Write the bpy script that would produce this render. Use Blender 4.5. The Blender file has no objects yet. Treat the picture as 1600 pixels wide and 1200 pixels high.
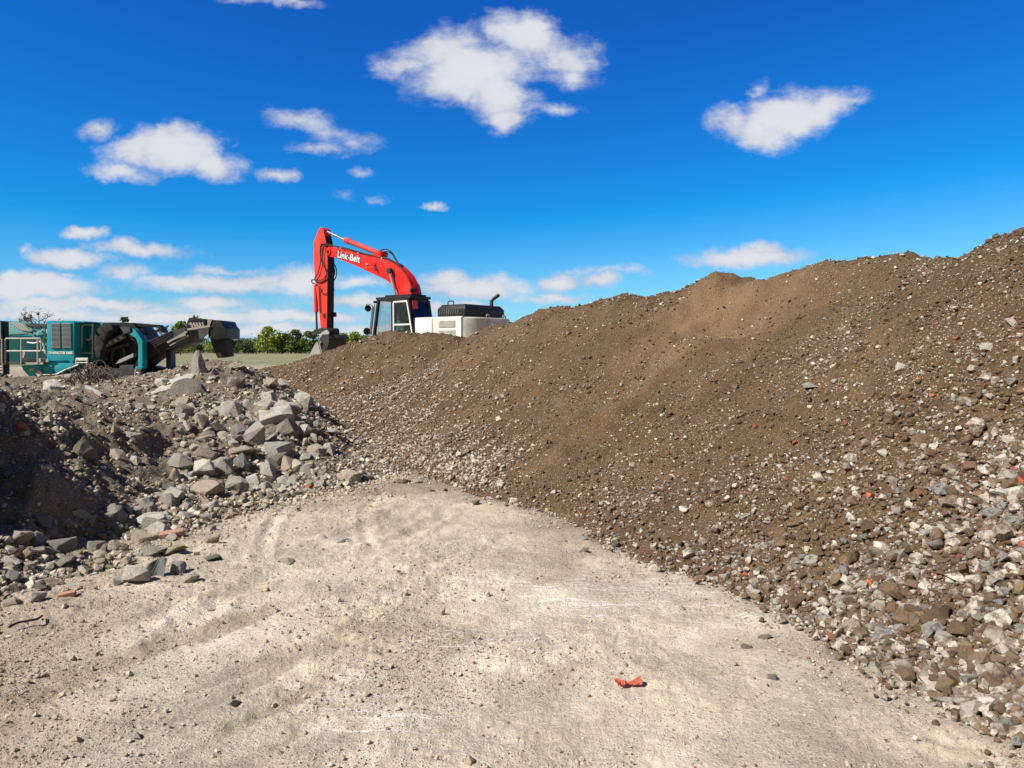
import bpy, bmesh, math, random
import numpy as np
from mathutils import Vector, Matrix, Euler, noise as mnoise

random.seed(7)
rng = np.random.default_rng(11)
scn = bpy.context.scene
COL = scn.collection
R = math.radians

# ------------------------------------------------------------------ camera maths
F = 1180.0            # focal length in pixels of the 1600 px wide picture
HC = 1.65             # eye height
PITCH = math.atan((600 - 548) / F)
ca, sa = math.cos(PITCH), math.sin(PITCH)

def ray(px, py):
    """direction through a picture point, scaled so that its y component is 1"""
    u = (px - 800) / F
    v = (600 - py) / F
    x, y, z = u, ca + v * sa, -sa + v * ca
    return x / y, z / y

def P(px, py, d):
    a, b = ray(px, py)
    return Vector((a * d, d, HC + b * d))

def G(px, py, z=0.0):
    a, b = ray(px, py)
    d = (z - HC) / b
    return Vector((a * d, d, z))

# ------------------------------------------------------------------ object helpers
def tag(o, label=None, cat=None, group=None, kind=None):
    if label: o['label'] = label
    if cat: o['category'] = cat
    if group: o['group'] = group
    if kind: o['kind'] = kind
    return o

def empty(name, loc, rz=0.0):
    o = bpy.data.objects.new(name, None)
    COL.objects.link(o)
    o.location = loc
    o.rotation_euler = (0, 0, rz)
    o.empty_display_size = 0.2
    return o

class MB:
    """collects shapes into one mesh"""
    def __init__(self, off=(0, 0, 0)):
        self.bm = bmesh.new()
        self.off = Vector(off)
    def prism(self, pts, vec):
        pts = [Vector(p) for p in pts]; vec = Vector(vec)
        a = [self.bm.verts.new(p) for p in pts]
        b = [self.bm.verts.new(p + vec) for p in pts]
        n = len(pts)
        self.bm.faces.new(a); self.bm.faces.new(list(reversed(b)))
        for i in range(n):
            j = (i + 1) % n
            self.bm.faces.new([a[j], a[i], b[i], b[j]])
        return self
    def box(self, c, s, rot=None):
        c = Vector(c)
        m = rot.to_matrix() if rot else Matrix.Identity(3)
        vs = []
        for dx in (-.5, .5):
            for dy in (-.5, .5):
                for dz in (-.5, .5):
                    vs.append(self.bm.verts.new(c + m @ Vector((dx * s[0], dy * s[1], dz * s[2]))))
        for f in ((0, 1, 3, 2), (4, 6, 7, 5), (0, 4, 5, 1), (2, 3, 7, 6), (0, 2, 6, 4), (1, 5, 7, 3)):
            self.bm.faces.new([vs[i] for i in f])
        return self
    def span(self, a, b):
        a = Vector(a); b = Vector(b)
        return self.box((a + b) / 2, [abs(x) for x in (b - a)])
    def beam(self, p0, p1, w, h, up=(0, 0, 1)):
        p0 = Vector(p0); p1 = Vector(p1)
        x = (p1 - p0); L = x.length; x.normalize()
        y = Vector(up).cross(x)
        if y.length < 1e-4: y = Vector((0, 1, 0)).cross(x)
        y.normalize(); z = x.cross(y)
        m = Matrix((x, y, z)).transposed()
        return self.box((p0 + p1) / 2, (L, w, h), m.to_euler())
    def cyl(self, p0, p1, r0, r1=None, n=14):
        return self.tube([p0, p1], [r0, r0 if r1 is None else r1], n)
    def tube(self, path, r, n=6):
        path = [Vector(p) for p in path]
        k = len(path)
        rs = r if isinstance(r, (list, tuple)) else [r] * k
        rings = []
        ref = None
        for i in range(k):
            t = (path[min(i + 1, k - 1)] - path[max(i - 1, 0)]).normalized()
            if ref is None:
                ref = Vector((0, 0, 1)) if abs(t.z) < .9 else Vector((1, 0, 0))
            a = t.cross(ref)
            if a.length < 1e-3: a = t.orthogonal()
            a.normalize(); b = t.cross(a); ref = b.cross(t) * -1 if False else a.cross(t)
            ref = b
            # keep frame stable: reference is re-derived from a
            ref = a.cross(t).normalized()
            rings.append([self.bm.verts.new(path[i] + (a * math.cos(q) + b * math.sin(q)) * rs[i])
                          for q in (2 * math.pi * j / n for j in range(n))])
        for i in range(k - 1):
            for j in range(n):
                l = (j + 1) % n
                self.bm.faces.new([rings[i][j], rings[i][l], rings[i + 1][l], rings[i + 1][j]])
        self.bm.faces.new(list(reversed(rings[0]))); self.bm.faces.new(rings[-1])
        return self
    def build(self, name, mat, parent=None, bevel=0.0, seg=2, smooth=35):
        bm = self.bm
        bmesh.ops.recalc_face_normals(bm, faces=bm.faces[:])
        if bevel > 0:
            es = [e for e in bm.edges if len(e.link_faces) == 2 and e.calc_face_angle(0) > R(30)]
            bmesh.ops.bevel(bm, geom=es, offset=bevel, segments=seg, profile=.7, affect='EDGES', clamp_overlap=True)
        if self.off.length > 0:
            bmesh.ops.translate(bm, verts=bm.verts[:], vec=-self.off)
        me = bpy.data.meshes.new(name)
        bm.to_mesh(me); bm.free()
        for p in me.polygons: p.use_smooth = True
        me.set_sharp_from_angle(angle=R(smooth))
        me.materials.append(mat)
        o = bpy.data.objects.new(name, me)
        COL.objects.link(o)
        if parent: o.parent = parent
        return o

def spline(pts, n=8):
    """Catmull-Rom through pts"""
    pts = [Vector(p) for p in pts]
    out = []
    for i in range(len(pts) - 1):
        p0 = pts[max(i - 1, 0)]; p1 = pts[i]; p2 = pts[i + 1]; p3 = pts[min(i + 2, len(pts) - 1)]
        for j in range(n):
            t = j / n
            out.append(.5 * ((2 * p1) + (p2 - p0) * t + (2 * p0 - 5 * p1 + 4 * p2 - p3) * t * t + (3 * p1 - p0 - 3 * p2 + p3) * t ** 3))
    out.append(pts[-1])
    return out

# ------------------------------------------------------------------ numpy noise
_perm = rng.permutation(4096).astype(np.int64)
def _grad(ix, iy, seed):
    h = _perm[(ix + _perm[(iy + seed * 131) & 4095]) & 4095]
    a = h * (2 * np.pi / 4096) * 7.0
    return np.cos(a), np.sin(a)
def perlin(x, y, seed=0):
    x = np.asarray(x, float); y = np.asarray(y, float)
    ix = np.floor(x).astype(np.int64); iy = np.floor(y).astype(np.int64)
    fx = x - ix; fy = y - iy
    u = fx ** 3 * (fx * (fx * 6 - 15) + 10); v = fy ** 3 * (fy * (fy * 6 - 15) + 10)
    def d(ox, oy):
        gx, gy = _grad(ix + ox, iy + oy, seed)
        return gx * (fx - ox) + gy * (fy - oy)
    a = d(0, 0) * (1 - u) + d(1, 0) * u
    b = d(0, 1) * (1 - u) + d(1, 1) * u
    return (a * (1 - v) + b * v) * 1.5
def fbm(x, y, octv=4, seed=0, gain=.5):
    s = 0; a = 1
    for i in range(octv):
        s = s + a * perlin(x * 2 ** i + 17.3 * i, y * 2 ** i - 9.1 * i, seed + i)
        a *= gain
    return s
def sstep(a, b, x):
    t = np.clip((x - a) / (b - a), 0, 1)
    return t * t * (3 - 2 * t)

def tps(ctrl, lam=1e-3):
    c = np.array(ctrl, float)
    xy = c[:, :2]; z = c[:, 2]; n = len(c)
    def U(r2): return .5 * r2 * np.log(r2 + 1e-9)
    d2 = ((xy[:, None] - xy[None]) ** 2).sum(-1)
    A = np.zeros((n + 3, n + 3))
    A[:n, :n] = U(d2) + lam * np.eye(n)
    A[:n, n] = 1; A[:n, n + 1:] = xy; A[n, :n] = 1; A[n + 1:, :n] = xy.T
    w = np.linalg.solve(A, np.concatenate([z, np.zeros(3)]))
    def f(x, y):
        x = np.asarray(x, float); y = np.asarray(y, float)
        sh = x.shape; x = x.ravel(); y = y.ravel()
        out = w[n] + w[n + 1] * x + w[n + 2] * y
        for i in range(n):
            out += w[i] * U((x - xy[i, 0]) ** 2 + (y - xy[i, 1]) ** 2)
        return out.reshape(sh)
    return f

# ------------------------------------------------------------------ materials
class NT:
    def __init__(self, name):
        self.m = bpy.data.materials.new(name); self.m.use_nodes = True
        self.t = self.m.node_tree; self.n = self.t.nodes; self.l = self.t.links
        self.b = self.n['Principled BSDF']
    def new(self, typ, **kw):
        o = self.n.new(typ)
        for k, v in kw.items():
            if k.startswith('i_'):
                o.inputs[k[2:].replace('_', ' ')].default_value = v
            else: setattr(o, k, v)
        return o
    def link(self, a, b): self.l.new(a, b)
    def noise(self, vec, scale, detail=4, rough=.55, dist=0.0):
        o = self.new('ShaderNodeTexNoise')
        o.inputs['Scale'].default_value = scale; o.inputs['Detail'].default_value = detail
        o.inputs['Roughness'].default_value = rough; o.inputs['Distortion'].default_value = dist
        if vec is not None: self.link(vec, o.inputs['Vector'])
        return o.outputs['Fac']
    def ramp(self, fac, stops):
        o = self.new('ShaderNodeValToRGB')
        e = o.color_ramp.elements
        while len(e) < len(stops): e.new(.5)
        for i, (p, c) in enumerate(stops):
            e[i].position = p
            e[i].color = (c, c, c, 1) if not hasattr(c, '__len__') else (*c, 1)
        self.link(fac, o.inputs['Fac'])
        return o.outputs['Color']
    def mix(self, fac, a, b, mode='MIX'):
        o = self.new('ShaderNodeMix', data_type='RGBA', blend_type=mode)
        for s, v in ((o.inputs['Factor'], fac), (o.inputs['A'], a), (o.inputs['B'], b)):
            if hasattr(v, 'is_output'): self.link(v, s)
            elif s.name == 'Factor': s.default_value = v
            else: s.default_value = (*v, 1) if hasattr(v, '__len__') else (v, v, v, 1)
        # colour sockets of the Mix node
        return o.outputs['Result']
    def mixc(self, fac, a, b, mode='MIX'):
        o = self.new('ShaderNodeMix', data_type='RGBA', blend_type=mode)
        si = [o.inputs[0], o.inputs[6], o.inputs[7]]
        for s, v in zip(si, (fac, a, b)):
            if isinstance(v, bpy.types.NodeSocket): self.link(v, s)
            elif s is si[0]: s.default_value = v
            else: s.default_value = (*v, 1) if hasattr(v, '__len__') else (v, v, v, 1)
        return o.outputs[2]
    def math(self, op, a, b=0.0, c=None):
        o = self.new('ShaderNodeMath', operation=op)
        for i, v in enumerate((a, b) if c is None else (a, b, c)):
            if isinstance(v, bpy.types.NodeSocket): self.link(v, o.inputs[i])
            else: o.inputs[i].default_value = v
        return o.outputs[0]
    def bump(self, h, strength=.5, dist=.01, nrm=None):
        o = self.new('ShaderNodeBump')
        o.inputs['Strength'].default_value = strength; o.inputs['Distance'].default_value = dist
        self.link(h, o.inputs['Height'])
        if nrm is not None: self.link(nrm, o.inputs['Normal'])
        return o.outputs['Normal']
    def done(self, col=None, rough=.9, metal=0.0, nrm=None, spec=.3):
        b = self.b
        if col is not None:
            if isinstance(col, bpy.types.NodeSocket): self.link(col, b.inputs['Base Color'])
            else: b.inputs['Base Color'].default_value = (*col, 1)
        if isinstance(rough, bpy.types.NodeSocket): self.link(rough, b.inputs['Roughness'])
        else: b.inputs['Roughness'].default_value = rough
        b.inputs['Metallic'].default_value = metal
        b.inputs['Specular IOR Level'].default_value = spec
        if nrm is not None: self.link(nrm, b.inputs['Normal'])
        return self.m

def paint(name, col, dirt=(.20, .16, .12), amt=.35, rough=.4, metal=0.0, scale=2.5, spec=.3):
    t = NT(name)
    co = t.new('ShaderNodeTexCoord').outputs['Object']
    n1 = t.noise(co, scale, 6, .65)
    n2 = t.noise(co, scale * 9, 4, .6)
    f = t.ramp(n1, [(.48, 0.0), (.75, amt)])
    f2 = t.ramp(n2, [(.55, 0.0), (.75, amt * .8)])
    f = t.math('MAXIMUM', f, f2)
    v = t.ramp(t.noise(co, scale * .6, 3), [(.3, .82), (.7, 1.08)])
    c = t.mixc(f, t.mixc(1.0, col, v, 'MULTIPLY'), dirt)
    r = t.math('MULTIPLY_ADD', f, .5, rough)
    return t.done(c, r, metal, t.bump(n2, .12, .004), spec)

def glass(name, tint=(.75, .85, .85), refl=.12, opaque=.0, body=(.1, .15, .16)):
    t = NT(name)
    out = t.n['Material Output']
    tr = t.new('ShaderNodeBsdfTransparent'); tr.inputs['Color'].default_value = (*tint, 1)
    gl = t.new('ShaderNodeBsdfGlossy'); gl.inputs['Roughness'].default_value = .03
    lw = t.new('ShaderNodeLayerWeight'); lw.inputs['Blend'].default_value = .25
    f = t.math('MULTIPLY_ADD', lw.outputs['Fresnel'], .7, refl)
    mx = t.new('ShaderNodeMixShader'); t.link(f, mx.inputs[0]); t.link(tr.outputs[0], mx.inputs[1]); t.link(gl.outputs[0], mx.inputs[2])
    df = t.new('ShaderNodeBsdfDiffuse'); df.inputs['Color'].default_value = (*body, 1)
    m2 = t.new('ShaderNodeMixShader'); m2.inputs[0].default_value = opaque
    t.link(mx.outputs[0], m2.inputs[1]); t.link(df.outputs[0], m2.inputs[2])
    t.link(m2.outputs[0], out.inputs['Surface'])
    return t.m

M = {}
M['red'] = paint('red_paint', (.74, .011, .005), dirt=(.30, .07, .045), amt=.42, rough=.42)
M['faded_red'] = paint('faded_red_paint', (.66, .035, .022), dirt=(.34, .12, .08), amt=.45, rough=.5)
M['white'] = paint('white_paint', (.68, .665, .62), dirt=(.32, .25, .17), amt=.6, rough=.4, scale=1.6)
M['weight'] = paint('counterweight_paint', (.62, .61, .57), dirt=(.20, .11, .055), amt=.85, rough=.55, scale=1.4)
M['black'] = paint('black_plastic', (.012, .0125, .014), dirt=(.05, .045, .04), amt=.35, rough=.5)
M['rubber'] = paint('black_rubber', (.022, .022, .024), dirt=(.09, .08, .07), amt=.6, rough=.75)
M['steel'] = paint('worn_steel', (.38, .36, .33), dirt=(.22, .16, .11), amt=.6, rough=.5, metal=.35)
M['dark_steel'] = paint('dark_steel', (.035, .035, .037), dirt=(.10, .08, .06), amt=.5, rough=.6, metal=.3)
M['chrome'] = paint('chrome_rod', (.75, .75, .76), dirt=(.5, .48, .45), amt=.2, rough=.22, metal=.9)
M['teal'] = paint('teal_paint', (.004, .31, .37), dirt=(.19, .19, .165), amt=.3, rough=.45, scale=2.0)
M['pale_teal'] = paint('dusty_teal_paint', (.10, .33, .34), dirt=(.36, .38, .34), amt=.75, rough=.6, scale=1.8)
M['dark_grey'] = paint('grey_conveyor_panel', (.055, .055, .060), dirt=(.20, .18, .15), amt=.5, rough=.6)
M['rail'] = paint('galvanised_rail', (.40, .39, .37), dirt=(.25, .22, .17), amt=.5, rough=.5, metal=.2)
M['slat'] = paint('louvre_grey', (.20, .23, .235), dirt=(.28, .26, .23), amt=.5, rough=.6)
M['letter_white'] = paint('white_letter', (.8, .8, .78), amt=.15, rough=.5)
M['letter_black'] = paint('black_letter', (.02, .02, .02), amt=.1, rough=.5)
M['yellow'] = paint('yellow_sticker', (.62, .43, .03), amt=.3, rough=.5)
M['pink'] = paint('pale_pink_plastic', (.52, .36, .34), amt=.3, rough=.6)
M['orange'] = paint('orange_plastic', (.72, .15, .07), dirt=(.55, .38, .27), amt=.75, rough=.5, scale=9)
M['rust'] = paint('rusty_bar', (.13, .10, .08), dirt=(.22, .19, .16), amt=.8, rough=.85)
M['seat'] = paint('seat_fabric', (.05, .05, .055), amt=.2, rough=.9)
M['redsign'] = paint('red_sheet', (.55, .03, .05), amt=.1, rough=.6)
M['glass'] = glass('clear_glass', (.94, .97, .97), .05)
M['teal_glass'] = glass('green_tinted_glass', (.28, .44, .43), .10)
M['dark_glass'] = glass('dark_glass', (.10, .12, .16), .06)

# soil of the two piles ------------------------------------------------
def soil(name, c1, c2, c3, speck, scale=1.0, bump=.9, speckmax=1.0):
    t = NT(name)
    co = t.new('ShaderNodeTexCoord').outputs['Object']
    big = t.noise(co, .7 * scale, 5, .6)
    mid = t.noise(co, 5 * scale, 6, .65)
    fine = t.noise(co, 60, 5, .7)
    c = t.mixc(t.ramp(big, [(.35, 0.), (.65, 1.)]), c1, c2)
    c = t.mixc(t.ramp(mid, [(.42, 0.), (.7, .75)]), c, c3)
    dry = t.new('ShaderNodeAttribute', attribute_name='dry').outputs['Fac']
    c = t.mixc(dry, c, t.mixc(.5, c, [min(1, v * 2.3) for v in c2]))
    c = t.mixc(1.0, c, t.ramp(fine, [(.25, .50), (.75, 1.45)]), 'MULTIPLY')
    # small gravel as coloured cells
    vo = t.new('ShaderNodeTexVoronoi', feature='F1'); vo.inputs['Scale'].default_value = 55
    vo.inputs['Randomness'].default_value = 1
    t.link(co, vo.inputs['Vector'])
    sep = t.new('ShaderNodeSeparateColor'); t.link(vo.outputs['Color'], sep.inputs[0])
    is_st = t.ramp(sep.outputs[0], [(.52, 0.), (.56, 1.)])
    core = t.ramp(vo.outputs['Distance'], [(.30, 1.), (.48, 0.)])
    patch = t.ramp(t.noise(co, 1.6, 4), [(.35, .25), (.65, speckmax)])
    stc = t.mixc(sep.outputs[1], [v * .55 for v in speck], speck)
    fac = t.math('MULTIPLY', t.math('MULTIPLY', is_st, core), patch)
    c = t.mixc(fac, c, stc)
    h = t.math('ADD', t.math('MULTIPLY', fine, .6), t.math('MULTIPLY', fac, .7))
    h2 = t.math('ADD', h, t.math('MULTIPLY', t.noise(co, 22, 4), 1.0))
    nr = t.bump(h2, bump, .022)
    return t.done(c, .97, 0, nr, .1)

M['gravel_soil'] = soil('gravel_pile_soil', (.090, .056, .030), (.120, .077, .043), (.062, .039, .021), (.44, .37, .285))
M['rubble_soil'] = soil('rubble_soil', (.150, .122, .092), (.215, .178, .135), (.095, .075, .056), (.50, .44, .36), speckmax=.95)

def stone_mat(name, soilc, dirt=.6):
    """loose stones in one mesh: colour of each stone in the attribute 'tint'"""
    t = NT(name)
    at = t.new('ShaderNodeAttribute', attribute_name='tint').outputs['Color']
    co = t.new('ShaderNodeTexCoord').outputs['Object']
    n1 = t.noise(co, 17, 5, .65); n2 = t.noise(co, 90, 4, .7)
    c = t.mixc(1.0, at, t.ramp(n2, [(.25, .68), (.75, 1.28)]), 'MULTIPLY')
    c = t.mixc(t.ramp(n1, [(.46, 0.), (.60, dirt)]), c, soilc)
    return t.done(c, .95, 0, t.bump(n2, .8, .012), .15)
M['gravel'] = stone_mat('loose_gravel', (.125, .086, .054), .88)
M['rubble'] = stone_mat('loose_rubble', (.21, .17, .13), .5)
M['pebble'] = stone_mat('loose_pebbles', (.42, .35, .27), .5)

def rock_mat(name, soilc, dirt):
    """big stones: own colour from the object's colour"""
    t = NT(name)
    oi = t.new('ShaderNodeObjectInfo')
    tc = t.new('ShaderNodeTexCoord').outputs['Object']
    vm = t.new('ShaderNodeVectorMath', operation='ADD'); t.link(tc, vm.inputs[0])
    cx = t.new('ShaderNodeCombineXYZ')
    rr = t.math('MULTIPLY', oi.outputs['Random'], 37.0)
    for i in range(3): t.link(rr, cx.inputs[i])
    t.link(cx.outputs[0], vm.inputs[1])
    co = vm.outputs[0]
    n1 = t.noise(co, 1.8, 6, .65); n2 = t.noise(co, 11, 5, .7); n3 = t.noise(co, 40, 3, .7)
    c = t.mixc(1.0, oi.outputs['Color'], t.ramp(n2, [(.25, .62), (.72, 1.25)]), 'MULTIPLY')
    c = t.mixc(t.ramp(n1, [(.50, 0.), (.64, dirt)]), c, soilc)
    # embedded aggregate and pits
    vo = t.new('ShaderNodeTexVoronoi'); vo.inputs['Scale'].default_value = 9; t.link(co, vo.inputs['Vector'])
    sep = t.new('ShaderNodeSeparateColor'); t.link(vo.outputs['Color'], sep.inputs[0])
    ag = t.math('MULTIPLY', t.ramp(sep.outputs[0], [(.72, 0.), (.76, 1.)]), t.ramp(vo.outputs['Distance'], [(.25, .55), (.45, 0.)]))
    c = t.mixc(ag, c, t.mixc(sep.outputs[1], (.12, .11, .10), (.36, .30, .25)))
    h = t.math('ADD', t.math('MULTIPLY', n2, 1.0), t.math('MULTIPLY', n3, .45))
    return t.done(c, .95, 0, t.bump(h, .75, .09), .15)
M['rock'] = rock_mat('broken_concrete', (.36, .31, .245), .55)
M['brown_rock'] = rock_mat('soiled_concrete', (.125, .085, .052), .85)

# ------------------------------------------------------------------ ground sheet
def base_z(x, y):
    return .42 * sstep(11.5, 19, y + 0 * x) 

tracks = []  # polylines on the floor: (points, width, depth)
def track(pts, w, dep):
    tracks.append((np.array([G(*p)[:2] for p in pts]), w, dep))
track([(408, 880), (415, 845), (432, 805), (470, 775), (540, 752)], .10, .012)
track([(578, 850), (572, 820), (572, 795), (600, 770)], .10, .010)
track([(250, 1010), (340, 940), (430, 900), (560, 870), (700, 800)], .14, .016)
track([(0, 985), (150, 950), (330, 905), (520, 845), (640, 790)], .16, .014)
track([(560, 985), (640, 900), (740, 850)], .12, .012)
track([(640, 1200), (760, 1000), (900, 880)], .2, .006)
track([(60, 1100), (230, 1030), (420, 960), (600, 905)], .13, .010)
track([(330, 1190), (480, 1080), (640, 1000), (800, 930)], .14, .007)

def seg_dist(x, y, pl):
    """distance to a polyline and the way along it"""
    best = np.full(x.shape, 1e9); along = np.zeros(x.shape); run = 0.0
    for a, b in zip(pl[:-1], pl[1:]):
        ab = b - a; L = math.hypot(*ab)
        tt = np.clip(((x - a[0]) * ab[0] + (y - a[1]) * ab[1]) / (L * L), 0, 1)
        d = np.hypot(x - a[0] - tt * ab[0], y - a[1] - tt * ab[1])
        k = d < best
        best = np.where(k, d, best); along = np.where(k, run + tt * L, along); run += L
    return best, along

def rut_noise(x, y):
    """noise drawn out along the way the machines drive, from front left to the head of the floor"""
    a = x * .48 + y * .88; c = x * .88 - y * .48
    return fbm(a * .38, c * 2.3, 4, 33, .6) * (.55 + .8 * fbm(x * .4, y * .4, 2, 37))
def floor_z(x, y, fine=True):
    z = base_z(x, y)
    near = 1 - sstep(16, 30, np.hypot(x, y))
    z = z + near * (.028 * fbm(x * .45, y * .45, 3, 3) + .012 * fbm(x * 1.7, y * 1.7, 3, 5))
    z = z - near * .016 * np.clip(rut_noise(x, y), -.4, .9) * sstep(1.6, -.8, x)
    if fine:
        z = z + near * (.009 * fbm(x * 7, y * 7, 5, 8, .62) * np.clip(1 + 1.3 * fbm(x * .9, y * .9, 2, 14), .15, 3))
        for pl, w, dep in tracks:
            d, al = seg_dist(x, y, pl)
            lug = np.clip(2 * np.sin(al * 2 * np.pi / .085 + d * 16), -1, 1) * np.exp(-(d / (w * .8)) ** 4)
            z = z + near * .007 * lug * np.clip(.6 + fbm(x * 1.5, y * 1.5, 2, 25), 0, 1)
            z = z + near * (-dep * np.exp(-(d / (w * .5)) ** 2) + dep * .9 * np.exp(-((d - w * 1.0) / (w * .35)) ** 2) * (1 + fbm(x * 9, y * 9, 2, 21)))
    far = sstep(60, 400, np.hypot(x, y))
    z = z + far * .5 * fbm(x * .01, y * .01, 2, 30)
    return z

def grid_mesh(name, X, Y, Z, mat, keep=None, attrs=None, wrap=False):
    nu, nv = X.shape
    V = np.stack([X, Y, Z], -1).reshape(-1, 3)
    idx = np.arange(nu * nv).reshape(nu, nv)
    if wrap:
        a = idx[:, :-1]; b = np.roll(idx, -1, 0)[:, :-1]; c = np.roll(idx, -1, 0)[:, 1:]; d = idx[:, 1:]
    else:
        a = idx[:-1, :-1]; b = idx[1:, :-1]; c = idx[1:, 1:]; d = idx[:-1, 1:]
    Q = np.stack([a, b, c, d], -1).reshape(-1, 4)
    if keep is not None:
        k = keep.ravel()
        Q = Q[k[Q].any(1)]
        used = np.zeros(len(V), bool); used[Q.ravel()] = True
        remap = np.cumsum(used) - 1
        V = V[used]; Q = remap[Q]
        if attrs: attrs = {n: A.reshape(len(used), -1)[used] for n, A in attrs.items()}
    me = bpy.data.meshes.new(name)
    me.vertices.add(len(V)); me.vertices.foreach_set('co', V.astype(np.float32).ravel())
    me.loops.add(Q.size); me.loops.foreach_set('vertex_index', Q.astype(np.int32).ravel())
    me.polygons.add(len(Q)); me.polygons.foreach_set('loop_start', np.arange(0, Q.size, 4, dtype=np.int32))
    me.polygons.foreach_set('use_smooth', np.ones(len(Q), bool))
    if attrs:
        for n, A in attrs.items():
            at = me.attributes.new(n, 'FLOAT', 'POINT')
            at.data.foreach_set('value', A.astype(np.float32).ravel())
    me.update(); me.validate()
    # faces upward
    if me.polygons[len(me.polygons) // 2].normal.z < 0: me.flip_normals()
    me.materials.append(mat)
    o = bpy.data.objects.new(name, me); COL.objects.link(o)
    return o

def ground_material():
    t = NT('ground_dirt')
    co = t.new('ShaderNodeTexCoord').outputs['Object']
    gr = t.new('ShaderNodeAttribute', attribute_name='grass').outputs['Fac']
    spl = t.new('ShaderNodeAttribute', attribute_name='spill').outputs['Fac']
    lo = t.new('ShaderNodeAttribute', attribute_name='loose').outputs['Fac']
    big = t.noise(co, .55, 5, .6, .4); mid = t.noise(co, 2.6, 6, .65, .5); fine = t.noise(co, 38, 6, .75); tiny = t.noise(co, 130, 4, .7)
    c = t.mixc(t.ramp(big, [(.36, 0.), (.64, 1.)]), (.665, .575, .45), (.735, .645, .52))
    c = t.mixc(t.ramp(mid, [(.46, 0.), (.70, .75)]), c, (.57, .48, .365))
    c = t.mixc(t.math('MULTIPLY', lo, .8), c, (.42, .34, .25))
    rut = t.new('ShaderNodeAttribute', attribute_name='rut').outputs['Fac']
    c = t.mixc(rut, c, (.36, .29, .21))
    rough_ = t.ramp(t.noise(co, 1.1, 5, .65), [(.38, .12), (.62, 1.)])
    c = t.mixc(t.math('MULTIPLY', spl, .85), c, (.16, .115, .075))
    c = t.mixc(rough_, c, t.mixc(1.0, c, t.ramp(fine, [(.30, .70), (.66, 1.26)]), 'MULTIPLY'))
    c = t.mixc(rough_, c, t.mixc(1.0, c, t.ramp(t.noise(co, 11, 5, .7), [(.34, .90), (.6, 1.08)]), 'MULTIPLY'))
    c = t.mixc(1.0, c, t.ramp(tiny, [(.30, .68), (.70, 1.22)]), 'MULTIPLY')
    c = t.mixc(t.math('MULTIPLY', t.new('ShaderNodeAttribute', attribute_name='pressed').outputs['Fac'], .75), c, (.70, .60, .46))
    # pale scrapes left by a bucket: streaks confined to a few worn places
    mp = t.new('ShaderNodeMapping'); mp.inputs['Rotation'].default_value = (0, 0, R(6)); mp.inputs['Scale'].default_value = (1.1, 16, 1)
    t.link(co, mp.inputs['Vector'])
    st = t.noise(mp.outputs[0], 2.2, 4, .6, .3)
    msk = None
    for (px, py, rx, ry) in ((750, 1000, .62, .42), (640, 1115, .30, .22), (1010, 930, 1.5, .8), (575, 1120, .5, .3)):
        g = G(px, py)
        mq = t.new('ShaderNodeMapping', vector_type='TEXTURE'); mq.inputs['Location'].default_value = (g.x, g.y, 0); mq.inputs['Scale'].default_value = (rx, ry, 1)
        t.link(co, mq.inputs['Vector'])
        ln = t.new('ShaderNodeVectorMath', operation='LENGTH'); t.link(mq.outputs[0], ln.inputs[0])
        v = t.ramp(ln.outputs['Value'], [(.3, 1.), (1., 0.)])
        msk = v if msk is None else t.math('MAXIMUM', msk, v)
    sf = t.math('MULTIPLY', t.ramp(st, [(.54, 0.), (.60, .9)]), msk)
    sf = t.math('MULTIPLY', sf, t.ramp(t.noise(co, 25, 3), [(.35, .3), (.55, 1.)]))
    c = t.mixc(sf, c, (.88, .84, .77))
    # small grains
    vo = t.new('ShaderNodeTexVoronoi'); vo.inputs['Scale'].default_value = 75; t.link(co, vo.inputs['Vector'])
    sep = t.new('ShaderNodeSeparateColor'); t.link(vo.outputs['Color'], sep.inputs[0])
    gfac = t.math('MULTIPLY', t.ramp(sep.outputs[0], [(.70, 0.), (.74, 1.)]), t.ramp(vo.outputs['Distance'], [(.2, .8), (.42, 0.)]))
    gfac = t.math('MULTIPLY', gfac, t.ramp(t.noise(co, 1.3, 4, .6), [(.40, .05), (.62, .9)]))
    c = t.mixc(gfac, c, t.mixc(sep.outputs[1], (.24, .20, .155), (.66, .60, .52)))
    # grass of the field
    gn = t.noise(co, .12, 6, .7); gn2 = t.noise(co, 1.4, 5, .7)
    gc = t.mixc(t.ramp(gn, [(.4, 0.), (.6, 1.)]), (.20, .20, .11), (.27, .25, .16))
    gc = t.mixc(t.ramp(gn2, [(.4, 0.), (.7, .7)]), gc, (.14, .155, .075))
    c = t.mixc(gr, c, gc)
    h = t.math('ADD', t.math('MULTIPLY', t.math('MULTIPLY', fine, 1.6), rough_), t.math('MULTIPLY', gfac, .8))
    h = t.math('ADD', h, t.math('MULTIPLY', mid, .9))
    h = t.math('ADD', h, t.math('MULTIPLY', tiny, .3))
    return t.done(c, .97, 0, t.bump(h, 1.0, .032), .1)

# ------------------------------------------------------------------ gravel pile on the right
toe = [(1600, 1150), (1500, 1098), (1400, 1050), (1290, 990), (1180, 930), (1060, 892), (960, 850), (880, 806), (780, 780), (700, 756), (640, 738)]
ctrl = []
for p in toe:
    g = G(*p); ctrl.append((g.x, g.y, 0.0))
    ctrl.append((g.x - .8, g.y - .42, -.42))
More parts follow.
